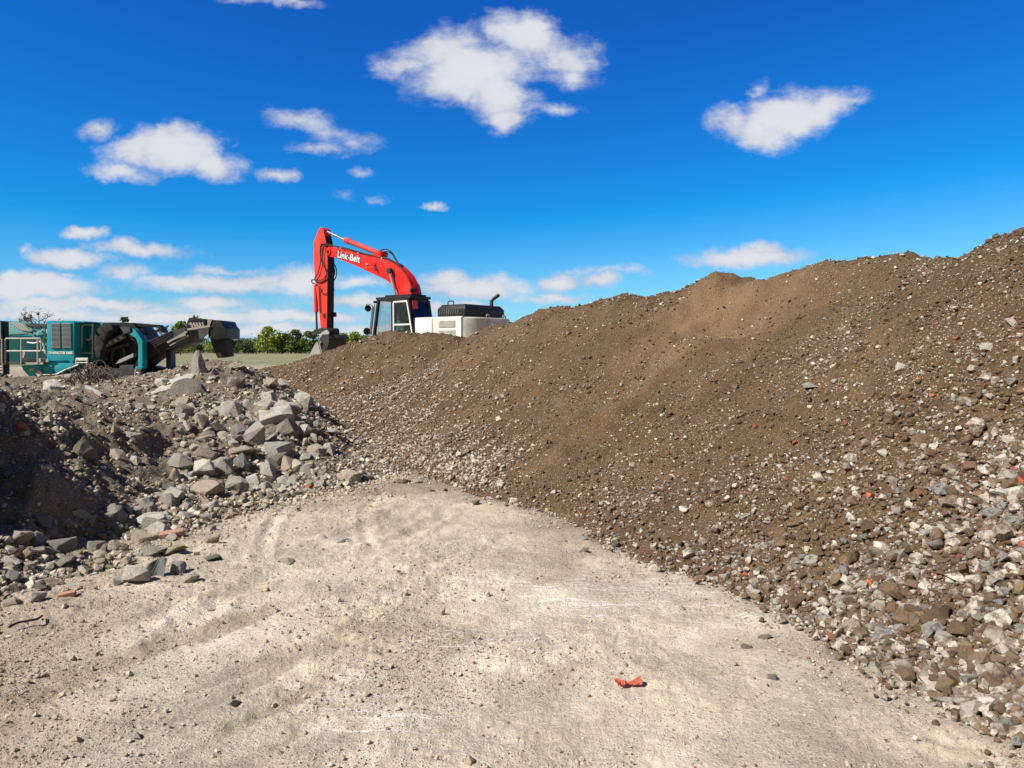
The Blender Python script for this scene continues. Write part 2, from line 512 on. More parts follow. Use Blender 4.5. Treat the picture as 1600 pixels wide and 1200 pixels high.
# beyond the right edge of the picture and behind the rubble
for q in ((2.35, 2.2), (2.5, .8), (2.9, -1.0)):
    ctrl.append((q[0], q[1], 0.0)); ctrl.append((q[0] - .9, q[1] - .1, -.42))
for q in ((-2.4, 12.2), (-4.0, 14.8), (-6.0, 18.2), (-9.5, 22.5)):
    ctrl.append((q[0], q[1], .25 if q[1] > 14 else .05)); ctrl.append((q[0] - .8, q[1] - .5, -.15))
crest = [(1660, 366, 7.3), (1600, 380, 7.4), (1562, 402, 7.6), (1535, 412, 8.2), (1480, 404, 8.6), (1400, 409, 9.1), (1340, 406, 9.6), (1250, 422, 10.3), (1190, 431, 10.9),
         (1150, 437, 11.4), (1112, 428, 11.7), (1080, 447, 12.0), (1040, 459, 12.4), (985, 468, 13.0), (950, 469, 13.4), (900, 485, 14.1), (870, 488, 14.5), (830, 498, 15.2), (790, 507, 15.9), (760, 516, 16.6), (728, 526, 17.4)]
back = [(712, 523, 18.6), (690, 520, 19.8), (668, 519, 20.6), (640, 524, 20.9), (618, 518, 21.3), (598, 521, 21.8), (565, 536, 22.4), (540, 548, 22.8), (500, 560, 23.2), (460, 566, 23.6), (425, 573, 24.0)]
nrm2 = np.array([.88, .47])
for (px, py, d) in crest:
    c = P(px, py, d); ctrl.append(tuple(c))
    for k, dz in ((1.4, -.35), (3.2, -1.5), (5.5, -2.7)):
        if c.y + nrm2[1] * k < 21 or px > 1000:
            ctrl.append((c.x + nrm2[0] * k, c.y + nrm2[1] * k, c.z + dz))
for (px, py, d) in back:
    c = P(px, py, d); ctrl.append(tuple(c))
    for k, dz in ((1.3, -.3), (3.0, -1.2)):
        ctrl.append((c.x + .1 * k, c.y + k, c.z + dz))
# a hollow between the two ridges, and inner points of the long slope
for (px, py, d) in ((700, 552, 17.2), (640, 548, 18.9), (1060, 520, 10.3), (1130, 540, 9.7), (1180, 470, 10.6), (1300, 450, 9.6)):
    ctrl.append(tuple(P(px, py, d)))
for q in ((9.5, 2.0, 2.9), (9, -1.5, 2.6), (6.2, 2.0, 2.5), (6.0, -1, 2.1), (9, 6.5, 3.0)):
    ctrl.append(q)
pile_raw = tps(ctrl, 2e-3)
PF = []
for (px, py, d, amp, rad) in ((1112, 430, 11.75, .15, .36), (970, 460, 13.2, .12, .6), (880, 477, 14.4, .10, .6), (1390, 396, 9.2, .06, .5), (1130, 500, 10.7, -.24, .75), (1090, 545, 9.9, .07, .5),
                            (618, 518, 21.3, .03, .8), (700, 545, 17.6, -.16, .8), (660, 548, 18.2, .10, .6), (1240, 470, 10.0, -.07, .6), (770, 512, 16.4, .08, .7)):
    q = P(px, py, d); PF.append((q.x, q.y, amp, rad))
PA = np.array(P(1540, 392, 8.2))[:2]; PB = np.array(P(1385, 545, 7.2))[:2]
PN = np.array([-(PB - PA)[1], (PB - PA)[0]]); PN /= np.linalg.norm(PN)
if PN[0] < 0: PN = -PN
def pile_z(x, y, fine=True):
    z = pile_raw(x, y)
    up = sstep(.0, .5, z)
    for (bx, by, amp, rad) in PF:
        z = z + amp * np.exp(-((x - bx) ** 2 + (y - by) ** 2) / rad ** 2)
    z = z + .20 * sstep(.06, .20, (x - PA[0]) * PN[0] + (y - PA[1]) * PN[1]) * sstep(1.3, 1.9, z) * (y < 16)
    # coordinates along and across the fall line, for runnels
    s = x * -.47 + y * .88; f = x * .88 + y * .47
    z = z + up * (.055 * fbm(s * .9, f * .55, 3, 61) + .05 * fbm(s * 2.6, f * .6, 3, 64) - .03 * np.abs(fbm(s * 1.6, f * .3, 2, 67)))
    if fine:
        z = z + up * (.030 + .03 * sstep(14, 18, y)) * fbm(x * 4.2, y * 4.2, 3, 70) + up * (.05 * np.maximum(fbm(x * 1.9, y * 1.9, 3, 72), 0) - .035) + .012 * fbm(x * 14, y * 14, 3, 74, .6)
    z = z + .03 * np.abs(fbm(x * 3, y * 3, 2, 77)) * (1 - up)
    return z
gx = np.arange(-11, 10.5, .05); gy = np.concatenate([np.arange(-2, 14, .045), np.arange(14, 27, .08)])
X, Y = np.meshgrid(gx, gy, indexing='ij')
Z = pile_z(X, Y)
keep = (Z > floor_z(X, Y, False) - .06) & (X > -9.7 + .0 * Y)
S_ = X * -.47 + Y * .88; F_ = X * .88 + Y * .47
dry = .85 * np.exp(-((X - PF[4][0]) ** 2 + (Y - PF[4][1]) ** 2) / .95 ** 2) * (1 + .5 * fbm(S_ * 2, F_ * .6, 3, 81))
dry = np.clip(dry + 0.32 * sstep(.1, .9, fbm(S_ * .75, F_ * .22, 4, 83)) + 0.22 * sstep(.2, .8, fbm(S_ * 2.2, F_ * .4, 3, 87)), 0, 1)
gp = grid_mesh('gravel_pile', X, Y, Z, M['gravel_soil'], keep=keep, attrs={'dry': dry})
tag(gp, 'long brown pile of crushed stone and earth filling the right side', 'gravel pile')

# ------------------------------------------------------------------ rubble pile on the left
lc = []
for p in ((-120, 985), (0, 935), (80, 905), (170, 875), (260, 835), (330, 805), (430, 782), (520, 765), (590, 748), (640, 735)):
    g = G(*p); lc.append((g.x, g.y, 0.02)); lc.append((g.x + .7, g.y - .5, -.22))
for a in ((90, 835, 6.35), (200, 800, 7.2), (290, 772, 7.9), (20, 800, 5.95), (60, 850, 5.9)): lc.append(tuple(P(*a)))
for a in ((375, 760, 8.9), (370, 700, 9.7), (430, 700, 10.0), (360, 650, 10.8), (440, 640, 11.3), (350, 600, 12.3), (400, 592, 12.9), (300, 578, 12.8), (345, 564, 13.3),
          (392, 573, 13.6), (440, 606, 13.4), (480, 642, 12.7), (530, 682, 11.8), (570, 716, 11.0), (235, 606, 16.5), (262, 590, 17.5), (230, 620, 12.0), (150, 628, 11.4), (60, 622, 10.2), (0, 614, 9.4),
          (200, 757, 7.9), (265, 742, 8.5), (235, 748, 8.2), (165, 745, 7.75), (200, 662, 9.5), (270, 668, 10.0), (130, 660, 9.0), (312, 700, 9.2), (300, 640, 10.9),
          (112, 690, 7.75), (104, 755, 7.0), (122, 642, 9.2), (142, 735, 7.5), (165, 685, 8.7),
          (60, 735, 6.7), (80, 780, 6.4), (85, 690, 7.6), (20, 640, 8.1), (200, 640, 10.4)): lc.append(tuple(P(*a)))
for q in ((-5.55, 6.05, 2.2), (-5.32, 5.45, 2.15), (-5.5, 6.9, 1.85), (-5.9, 5.0, 2.0), (-6.6, 7.4, 1.9), (-7.4, 6.0, 2.0), (-7.0, 9.0, 1.35), (-6.0, 8.2, 1.3), (-4.75, 6.55, .72), (-4.5, 5.9, .55),
          (-6.4, 3.6, 1.2), (-5.2, 4.6, 1.5), (-5.0, 3.4, 0.3), (-9, 9, 1.4), (-9.5, 6, 1.8)): lc.append(q)
for a in ((0, 612, 15), (60, 614, 15), (120, 622, 15), (180, 622, 15), (235, 612, 16), (288, 578, 18), (320, 584, 17), (370, 592, 18), (420, 600, 18),
          (0, 598, 21), (120, 608, 21), (220, 604, 21), (300, 582, 21), (-150, 598, 20), (-150, 590, 12), (0, 592, 25), (60, 591, 25), (120, 592, 25), (180, 591, 25), (230, 588, 25)): lc.append(tuple(P(*a)))
for q in ((-22, 29, .1), (-16, 29, .1), (-11, 28.5, .15), (-7.5, 26, .2), (-4.5, 20, .3), (-3.6, 16.5, .1), (-2.6, 14, 0), (-1.6, 12.4, -.1)): lc.append(q)
rub_raw = tps(lc, 1e-3)
def rub_z(x, y, fine=True):
    z = rub_raw(x, y)
    up = sstep(.0, .35, z)
    z = z + up * (.06 * fbm(x * 1.5, y * 1.5, 3, 91) + .05 * np.abs(fbm(x * 3.3, y * 3.3, 3, 95)) - .03)
    z = z + up * .10 * np.clip(4 * fbm(x * .9 + 5, y * .9, 3, 96) , -1, 1) * sstep(-3.2, -4.2, x) * sstep(11, 9, y)
    if fine:
        z = z + (.25 + .75 * up) * (.035 * fbm(x * 7, y * 7, 3, 99, .6) + .012 * fbm(x * 21, y * 21, 2, 104))
    return z
ud = np.arange(-1.45, .05, .0034); dd = np.geomspace(3.0, 30, 420)
U_, D_ = np.meshgrid(ud, dd, indexing='ij')
X = U_ * D_; Y = D_
Z = rub_z(X, Y)
rubp = grid_mesh('rubble_pile', X, Y, Z, M['rubble_soil'], keep=Z > floor_z(X, Y, False) - .05)
tag(rubp, 'grey brown heap of demolition rubble with a dark hollow, on the left', 'rubble pile')

rr = np.concatenate([np.geomspace(.4, 40, 620), np.geomspace(40, 4000, 130)[1:]])
aa = np.concatenate([np.linspace(R(-46), R(46), 900), np.linspace(R(46), R(314), 140)[1:-1]])
A_, R_ = np.meshgrid(aa, rr, indexing='ij')
X = R_ * np.sin(A_); Y = R_ * np.cos(A_)
Z = floor_z(X, Y)
grass = sstep(50, 66, Y + 9 * fbm(X * .1, Y * .1, 3, 41))
loose = np.clip(sstep(.05, .55, fbm(X * .5 + 3, Y * .5, 4, 52)) * .8 + sstep(-2.2, -3.4, X + .22 * (Y - 6)) * .75, 0, 1) * (1 - .6 * sstep(0, 3, X))
pale_ = np.zeros(X.shape)
for pl, w, dep in tracks[:2]:
    d_, al_ = seg_dist(X, Y, pl); pale_ = np.maximum(pale_, np.exp(-(d_ / (w * .42)) ** 4))
rut = np.maximum(np.clip(1.5 * rut_noise(X, Y) - .08, 0, .60) * sstep(1.6, -.8, X) * (np.hypot(X, Y) < 18), np.maximum(.95 * sstep(13, 16, Y) * sstep(58, 46, Y), np.clip(.55 * sstep(4.5, 9, Y) * (.8 + .6 * fbm(X * .8, Y * .8, 3, 59)), 0, .7)))
spill = np.exp(-np.clip(-pile_raw(X, Y) + .06 * fbm(X * 3, Y * 3, 3, 58), 0, 5) / .07) * (np.hypot(X, Y) < 16)
ground = grid_mesh('ground', X, Y, Z, ground_material(), attrs={'grass': grass, 'loose': loose, 'spill': spill, 'pressed': pale_, 'rut': rut}, wrap=True)
tag(ground, 'pale beige packed dirt floor with scrapes, running back to a grassy field', 'ground', kind='structure')

# ------------------------------------------------------------------ what a picture point hits
def surf(x, y):
    return np.maximum(np.maximum(floor_z(x, y, False), pile_z(x, y, False)), rub_z(x, y, False))
_D = np.geomspace(2.2, 40, 900)
def hit(px, py):
    a, b = ray(px, py)
    z = HC + b * _D
    s = surf(a * _D, _D)
    k = np.argmax(s > z)
    d = _D[k]
    return Vector((a * d, d, float(z[k]))), d

# ------------------------------------------------------------------ stones
def hull_shape(n, seed, box=.0):
    r = random.Random(seed)
    bm = bmesh.new()
    for i in range(n):
        v = Vector((r.gauss(0, 1), r.gauss(0, 1), r.gauss(0, 1))).normalized()
        if box > 0:
            m = max(abs(v.x), abs(v.y), abs(v.z))
            v = v.lerp(v / m * .8, box)
        v *= r.uniform(.82, 1.05)
        bm.verts.new(v)
    bmesh.ops.convex_hull(bm, input=bm.verts[:])
    loose_v = [v for v in bm.verts if not v.link_faces]
    bmesh.ops.delete(bm, geom=loose_v, context='VERTS')
    bmesh.ops.triangulate(bm, faces=bm.faces[:])
    bmesh.ops.recalc_face_normals(bm, faces=bm.faces[:])
    return bm
SH, SHS = [], []
for k in range(44):
    bm = hull_shape(13 + k % 6 if k < 26 else 8 + k % 2, 100 + k, box=(k % 3) * .4)
    bm.verts.index_update()
    (SH if k < 26 else SHS).append((np.array([v.co[:] for v in bm.verts]), np.array([[v.index for v in f.verts] for f in bm.faces])))
    bm.free()

def stones(name, pos, size, tint, mat, sink=.1, small=.022):
    n = len(pos)
    LIB = SH + SHS
    kind = np.where(size > small, rng.integers(0, len(SH), n), len(SH) + rng.integers(0, len(SHS), n))
    q = rng.normal(size=(n, 4)); q /= np.linalg.norm(q, axis=1)[:, None]
    w, x, y, z = q.T
    Rm = np.stack([1 - 2 * (y * y + z * z), 2 * (x * y - z * w), 2 * (x * z + y * w),
                   2 * (x * y + z * w), 1 - 2 * (x * x + z * z), 2 * (y * z - x * w),
                   2 * (x * z - y * w), 2 * (y * z + x * w), 1 - 2 * (x * x + y * y)], -1).reshape(n, 3, 3)
    sc = size[:, None] * rng.uniform(.55, 1.0, (n, 3)) * .56
    p = pos.copy(); p[:, 2] += size * .5 * (.6 - sink * 2)
    VV, TT, CC = [], [], []; base = 0
    for k, (sv, st) in enumerate(LIB):
        i = np.nonzero(kind == k)[0]
        if not len(i): continue
        v = np.einsum('nij,nvj->nvi', Rm[i], sv[None] * sc[i][:, None]) 
        v[:, :, 2] *= .85
        v = v + p[i][:, None]
        m = len(sv)
        VV.append(v.reshape(-1, 3)); TT.append((st[None] + (base + np.arange(len(i)) * m)[:, None, None]).reshape(-1, 3))
        CC.append(np.repeat(tint[i], m, 0)); base += len(i) * m
    V = np.concatenate(VV); T = np.concatenate(TT); C = np.concatenate(CC)
    me = bpy.data.meshes.new(name)
    me.vertices.add(len(V)); me.vertices.foreach_set('co', V.astype(np.float32).ravel())
    me.loops.add(T.size); me.loops.foreach_set('vertex_index', T.astype(np.int32).ravel())
    me.polygons.add(len(T)); me.polygons.foreach_set('loop_start', np.arange(0, T.size, 3, dtype=np.int32))
    me.polygons.foreach_set('use_smooth', np.zeros(len(T), bool))
    at = me.attributes.new('tint', 'FLOAT_COLOR', 'POINT')
    at.data.foreach_set('color', np.concatenate([C, np.ones((len(C), 1))], 1).astype(np.float32).ravel())
    me.update()
    me.materials.append(mat)
    o = bpy.data.objects.new(name, me); COL.objects.link(o)
    return o

def tints(n, grey=.5, brown=.4, brick=.012, gl=(.45, .405, .34), bl=(.145, .101, .063)):
    u = rng.random(n)
    c = np.empty((n, 3))
    g = np.array(gl)[None] * rng.uniform(.50, 1.25, (n, 1)) * rng.normal(1, .018, (n, 3))
    b = np.array(bl)[None] * rng.uniform(.7, 1.4, (n, 1)) * rng.normal(1, .04, (n, 3))
    k = np.array([.42, .11, .06])[None] * rng.uniform(.7, 1.2, (n, 1))
    c[:] = g
    c[u < brown] = b[u < brown]
    kk = u > 1 - brick
    c[kk] = k[kk]
    return c

# -- gravel over the right pile, thick along its foot
def in_view(x, y, mrg=.06):
    return (y > 1.5) & (np.abs(x / np.maximum(y, .1)) < .70 + mrg)
def scatter(n, x0, x1, y0, y1):
    return rng.uniform(x0, x1, n), rng.uniform(y0, y1, n)
def sample_polar(n, u0, u1, d0, d1, power=1.0):
    """points spread so that nearer ground gets more of them"""
    u = rng.uniform(u0, u1, n)
    t = rng.random(n)
    d = (d0 ** (-power) + t * (d1 ** (-power) - d0 ** (-power))) ** (-1 / power) if power else d0 * (d1 / d0) ** t
    return u * d, d

def foot(x, y):
    return pile_raw(x, y)

gpos, gsz, gti = [], [], []
def add(x, y, sz, ti): gpos.append((x, y)); gsz.append(sz); gti.append(ti)
FS = lambda x, y: (x * -.47 + y * .88, x * .88 + y * .47)
# 1: coarse stones of the foot, more and larger to the right
x, y = sample_polar(230000, -.25, .80, 2.7, 13, .8)
z0 = foot(x, y)
width = .40 + .95 * sstep(9.0, 3.0, y) + .75 * sstep(.40, .66, x / np.maximum(y, .1)) + .30 * fbm(x * .8, y * .8, 3, 121)      # height to which the coarse band climbs
p = sstep(1.25, .35, z0 / np.maximum(width, .06)) * sstep(-.10, .02, z0)
patch = np.clip(.60 + .75 * fbm(x * 1.1, y * 1.1, 4, 127), .10, 1)
ok = rng.random(len(x)) < p * patch * .42
x, y = x[ok], y[ok]
s_ = np.clip(rng.lognormal(math.log(.032), .50, len(x)), .013, .12) * (.70 + .5 * sstep(9, 3.5, y))
add(x, y, s_, tints(len(x), brown=.42, brick=.008))
# 2: fine and middling stones over the whole slope, in streaks down the fall line
x, y = sample_polar(330000, -.35, .82, 3.2, 22, .45)
z0 = foot(x, y)
ss, ff = FS(x, y)
streak = fbm(ss * 1.3, ff * .35, 4, 131) * .8 + fbm(x * 1.1, y * 1.1, 4, 135) * .7
scoop = np.exp(-((x - PF[4][0]) ** 2 + (y - PF[4][1]) ** 2) / .9 ** 2)
p = sstep(-.02, .10, z0) * np.clip(.42 + .9 * streak - .8 * scoop, .06, 1)
ok = rng.random(len(x)) < p * .80
x, y = x[ok], y[ok]
s_ = np.clip(rng.lognormal(math.log(.0128), .55, len(x)), .007, .10) * (.74 + .052 * y)
add(x, y, np.clip(s_, .007, .10), tints(len(x), brown=.40, brick=.005, gl=(.52, .46, .38), bl=(.15, .105, .065)))
# 3: the pale gravelly end beside the rubble, thinning out to the right
x, y = sample_polar(90000, -.36, .10, 8.5, 25, .4)
z0 = foot(x, y)
n_ = fbm(x * .6, y * .6, 4, 141)
p = sstep(-.03, .08, z0) * sstep(2.3, .3, z0 + .9 * n_) * sstep(.06, -.16, x / y + .10 * fbm(x * .5, y * .5, 3, 145))
ok = rng.random(len(x)) < p * .85
x, y = x[ok], y[ok]
add(x, y, np.clip(rng.lognormal(math.log(.030), .45, len(x)), .014, .13), tints(len(x), brown=.20, brick=.004, gl=(.52, .455, .37)))
# 5: clods of earth
x, y = sample_polar(120000, -.35, .82, 3.0, 22, .6)
z0 = foot(x, y)
p = sstep(-.02, .10, z0) * np.clip(.3 + .9 * fbm(x * 1.6, y * 1.6, 4, 171), .02, 1) * (1 - .7 * np.exp(-((x - PF[4][0]) ** 2 + (y - PF[4][1]) ** 2) / .9 ** 2))
ok = rng.random(len(x)) < p * .6
x, y = x[ok], y[ok]
add(x, y, np.clip(rng.lognormal(math.log(.024), .52, len(x)), .010, .085) * (.85 + .012 * y), np.array((.110, .070, .040))[None] * rng.uniform(.65, 1.35, (len(x), 1)))
# 4: crumbs rolled out onto the floor
x, y = sample_polar(90000, -.30, .80, 2.6, 12, .8)
z0 = foot(x, y)
p = np.exp(-np.clip(-z0, 0, 5) / (.030 + .03 * sstep(7, 3, y))) * (z0 < .02)
ok = rng.random(len(x)) < p * .5 * np.clip(.6 + .8 * fbm(x * 2, y * 2, 3, 149), .05, 1)
x, y = x[ok], y[ok]
add(x, y, np.clip(rng.lognormal(math.log(.018), .55, len(x)), .006, .075), tints(len(x), brown=.45, brick=.006))
x = np.concatenate([q[0] for q in gpos]); y = np.concatenate([q[1] for q in gpos]); s = np.concatenate(gsz); c = np.concatenate(gti)
z = np.maximum(pile_z(x, y), floor_z(x, y, False))
gravel = stones('gravel', np.stack([x, y, z], -1), s, c, M['gravel'])
tag(gravel, 'loose crushed stones covering the slope and foot of the brown pile', 'gravel', kind='stuff')
print('gravel', len(x))

# -- small rubble over the left pile
x, y = sample_polar(210000, -.80, -.08, 4.2, 24, .6)
zr = rub_z(x, y, False); ov = zr - np.maximum(floor_z(x, y, False), pile_z(x, y, False))
rock_zone = sstep(-.46, -.36, x / y)           # more stones towards the right of the heap
p = sstep(-.10, .03, ov) * np.clip(.32 + .45 * rock_zone + .8 * fbm(x * .9, y * .9, 4, 151), .08, 1)
p = np.maximum(p, .9 * sstep(-.14, -.02, ov) * sstep(.26, .08, ov) * (y < 10))
ok = rng.random(len(x)) < p * .72
x, y = x[ok], y[ok]
s = np.clip(rng.lognormal(math.log(.021), .68, len(x)), .008, .115) * (.75 + .035 * y)
c = tints(len(x), brown=.38, brick=.004, gl=(.54, .48, .39), bl=(.25, .195, .14))
rubble = stones('rubble', np.stack([x, y, rub_z(x, y)], -1), s, c, M['rubble'])
tag(rubble, 'small broken concrete and stones strewn over the grey heap', 'rubble', kind='stuff')
print('rubble', len(x))

# -- pebbles on the floor
x, y = sample_polar(420000, -.78, .78, 2.2, 11.5, .9)
pz = pile_raw(x, y); rz = rub_raw(x, y)
edge = np.exp(-np.clip(-rz, 0, 9) / .10)
edge2 = np.maximum(np.exp(-np.clip(-pz, 0, 9) / .10), np.exp(-np.clip(-rz, 0, 9) / .12)) * sstep(5.5, 8.5, y)
p = np.clip(.17 + .7 * fbm(x * .7, y * .7, 5, 161), .03, .8) + .5 * edge + .9 * edge2 + .25 * sstep(-1.0, -2.6, x)
ok = (rng.random(len(x)) < p * .75) & (pz < .02) & (rz < .03)
x, y, edge2 = x[ok], y[ok], edge2[ok]
s = np.clip(rng.lognormal(math.log(.0068), .58, len(x)), .003, .045) * (.8 + .05 * y) * (1 + 1.1 * edge2)
c = tints(len(x), brown=.35, brick=.002, gl=(.54, .47, .37), bl=(.28, .215, .15))
pebbles = stones('pebbles', np.stack([x, y, floor_z(x, y)], -1), s, c, M['pebble'])
tag(pebbles, 'small pebbles and crumbs scattered over the beige dirt floor', 'pebbles', kind='stuff')
print('pebbles', len(x))

# -- big stones, each one an object ------------------------------------------------
ROCK = []
def rock_mesh(seed, n, box, name):
    bm = hull_shape(n, seed, box)
    bmesh.ops.bevel(bm, geom=bm.edges[:], offset=.028, segments=1, affect='EDGES', clamp_overlap=True)
    bmesh.ops.triangulate(bm, faces=bm.faces[:])
    bmesh.ops.subdivide_edges(bm, edges=[e for e in bm.edges if e.calc_length() > .22], cuts=3, use_grid_fill=True)
    bmesh.ops.triangulate(bm, faces=bm.faces[:])
    bm.normal_update()
    for v in bm.verts:
        q = v.co * 1.6 + Vector((seed * 3.1, 0, 0))
        a = mnoise.fractal(q, .9, 2.1, 4)
        b = mnoise.fractal(v.co * 5 + Vector((0, seed, 0)), .8, 2.0, 3)
        v.co += v.normal * (a * .060 + b * .032)
    me = bpy.data.meshes.new(name)
    bm.to_mesh(me); bm.free()
    for p in me.polygons: p.use_smooth = True
    me.set_sharp_from_angle(angle=R(19))
    return me
for k in range(18):
    ROCK.append([rock_mesh(300 + k, 10 + k % 6, (.85, .35, .6)[k % 3], 'chunk'), None])
BROWN = []
for me, _ in ROCK:
    m2 = me.copy(); me.materials.append(M['rock']); m2.materials.append(M['brown_rock']); BROWN.append(m2)

CONC = (.53, .495, .435); PALE = (.70, .655, .58); TAN = (.55, .465, .36); DARK = (.28, .26, .23); GREEN = (.56, .58, .50); BRICK = (.42, .16, .10); PINK = (.42, .34, .30)
def own_rock(pts, seed):
    bm = bmesh.new()
    for q in pts: bm.verts.new(q)
    bmesh.ops.convex_hull(bm, input=bm.verts[:])
    bmesh.ops.bevel(bm, geom=bm.edges[:], offset=.04, segments=1, affect='EDGES', clamp_overlap=True)
    bmesh.ops.triangulate(bm, faces=bm.faces[:])
    bmesh.ops.subdivide_edges(bm, edges=[e for e in bm.edges if e.calc_length() > .2], cuts=3, use_grid_fill=True)
    bmesh.ops.triangulate(bm, faces=bm.faces[:]); bm.normal_update()
    for v in bm.verts:
        v.co += v.normal * (mnoise.fractal(v.co * 1.7 + Vector((seed, 0, 0)), .9, 2.1, 4) * .05 + mnoise.fractal(v.co * 6, .8, 2, 3) * .02)
    me = bpy.data.meshes.new('chunk'); bm.to_mesh(me); bm.free()
    for p in me.polygons: p.use_smooth = True
    me.set_sharp_from_angle(angle=R(19)); me.materials.append(M['rock'])
    ROCK.append([me, None]); m2 = me.copy(); BROWN.append(m2); m2.materials.clear(); m2.materials.append(M['brown_rock'])
    return len(ROCK) - 1
V_UP = own_rock([(-.75, -.5, -1), (.2, -.8, -1), (1, -.1, -1), (.6, .7, -1), (-.6, .6, -1), (-.55, -.35, .55), (-.2, -.3, 1), (.25, -.1, .95), (.75, .1, .1), (.1, .3, .8), (-.5, .3, .4), (.15, -.7, .2)], 3)
V_BIG = own_rock([(-1, -.2, -.8), (-.75, -.6, -.2), (-.4, -.55, .55), (.1, -.5, .8), (.7, -.6, .3), (1, -.5, -.5), (.9, .5, -.6), (.3, .7, .5), (-.5, .7, .4), (-.9, .6, -.6), (0, -.8, -.8)], 9)
V_SLAB = own_rock([(-1, -.7, -.5), (-1, .7, -.5), (1, -.5, -.6), (1, .7, -.5), (-.95, -.6, .35), (-.9, .6, .5), (.2, -.7, .6), (.95, -.5, .2), (.9, .6, .5)], 14)
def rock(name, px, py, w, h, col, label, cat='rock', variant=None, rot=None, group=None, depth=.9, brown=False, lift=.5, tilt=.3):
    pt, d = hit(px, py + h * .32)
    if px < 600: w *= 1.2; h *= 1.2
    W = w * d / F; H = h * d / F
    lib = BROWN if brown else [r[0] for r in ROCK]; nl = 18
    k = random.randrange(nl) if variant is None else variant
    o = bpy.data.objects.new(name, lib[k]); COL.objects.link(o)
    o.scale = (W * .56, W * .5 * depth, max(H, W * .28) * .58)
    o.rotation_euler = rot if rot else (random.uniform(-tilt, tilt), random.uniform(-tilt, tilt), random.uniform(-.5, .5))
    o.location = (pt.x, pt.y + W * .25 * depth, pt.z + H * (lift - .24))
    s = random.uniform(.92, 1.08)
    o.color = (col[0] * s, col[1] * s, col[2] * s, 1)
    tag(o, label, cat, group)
    return o

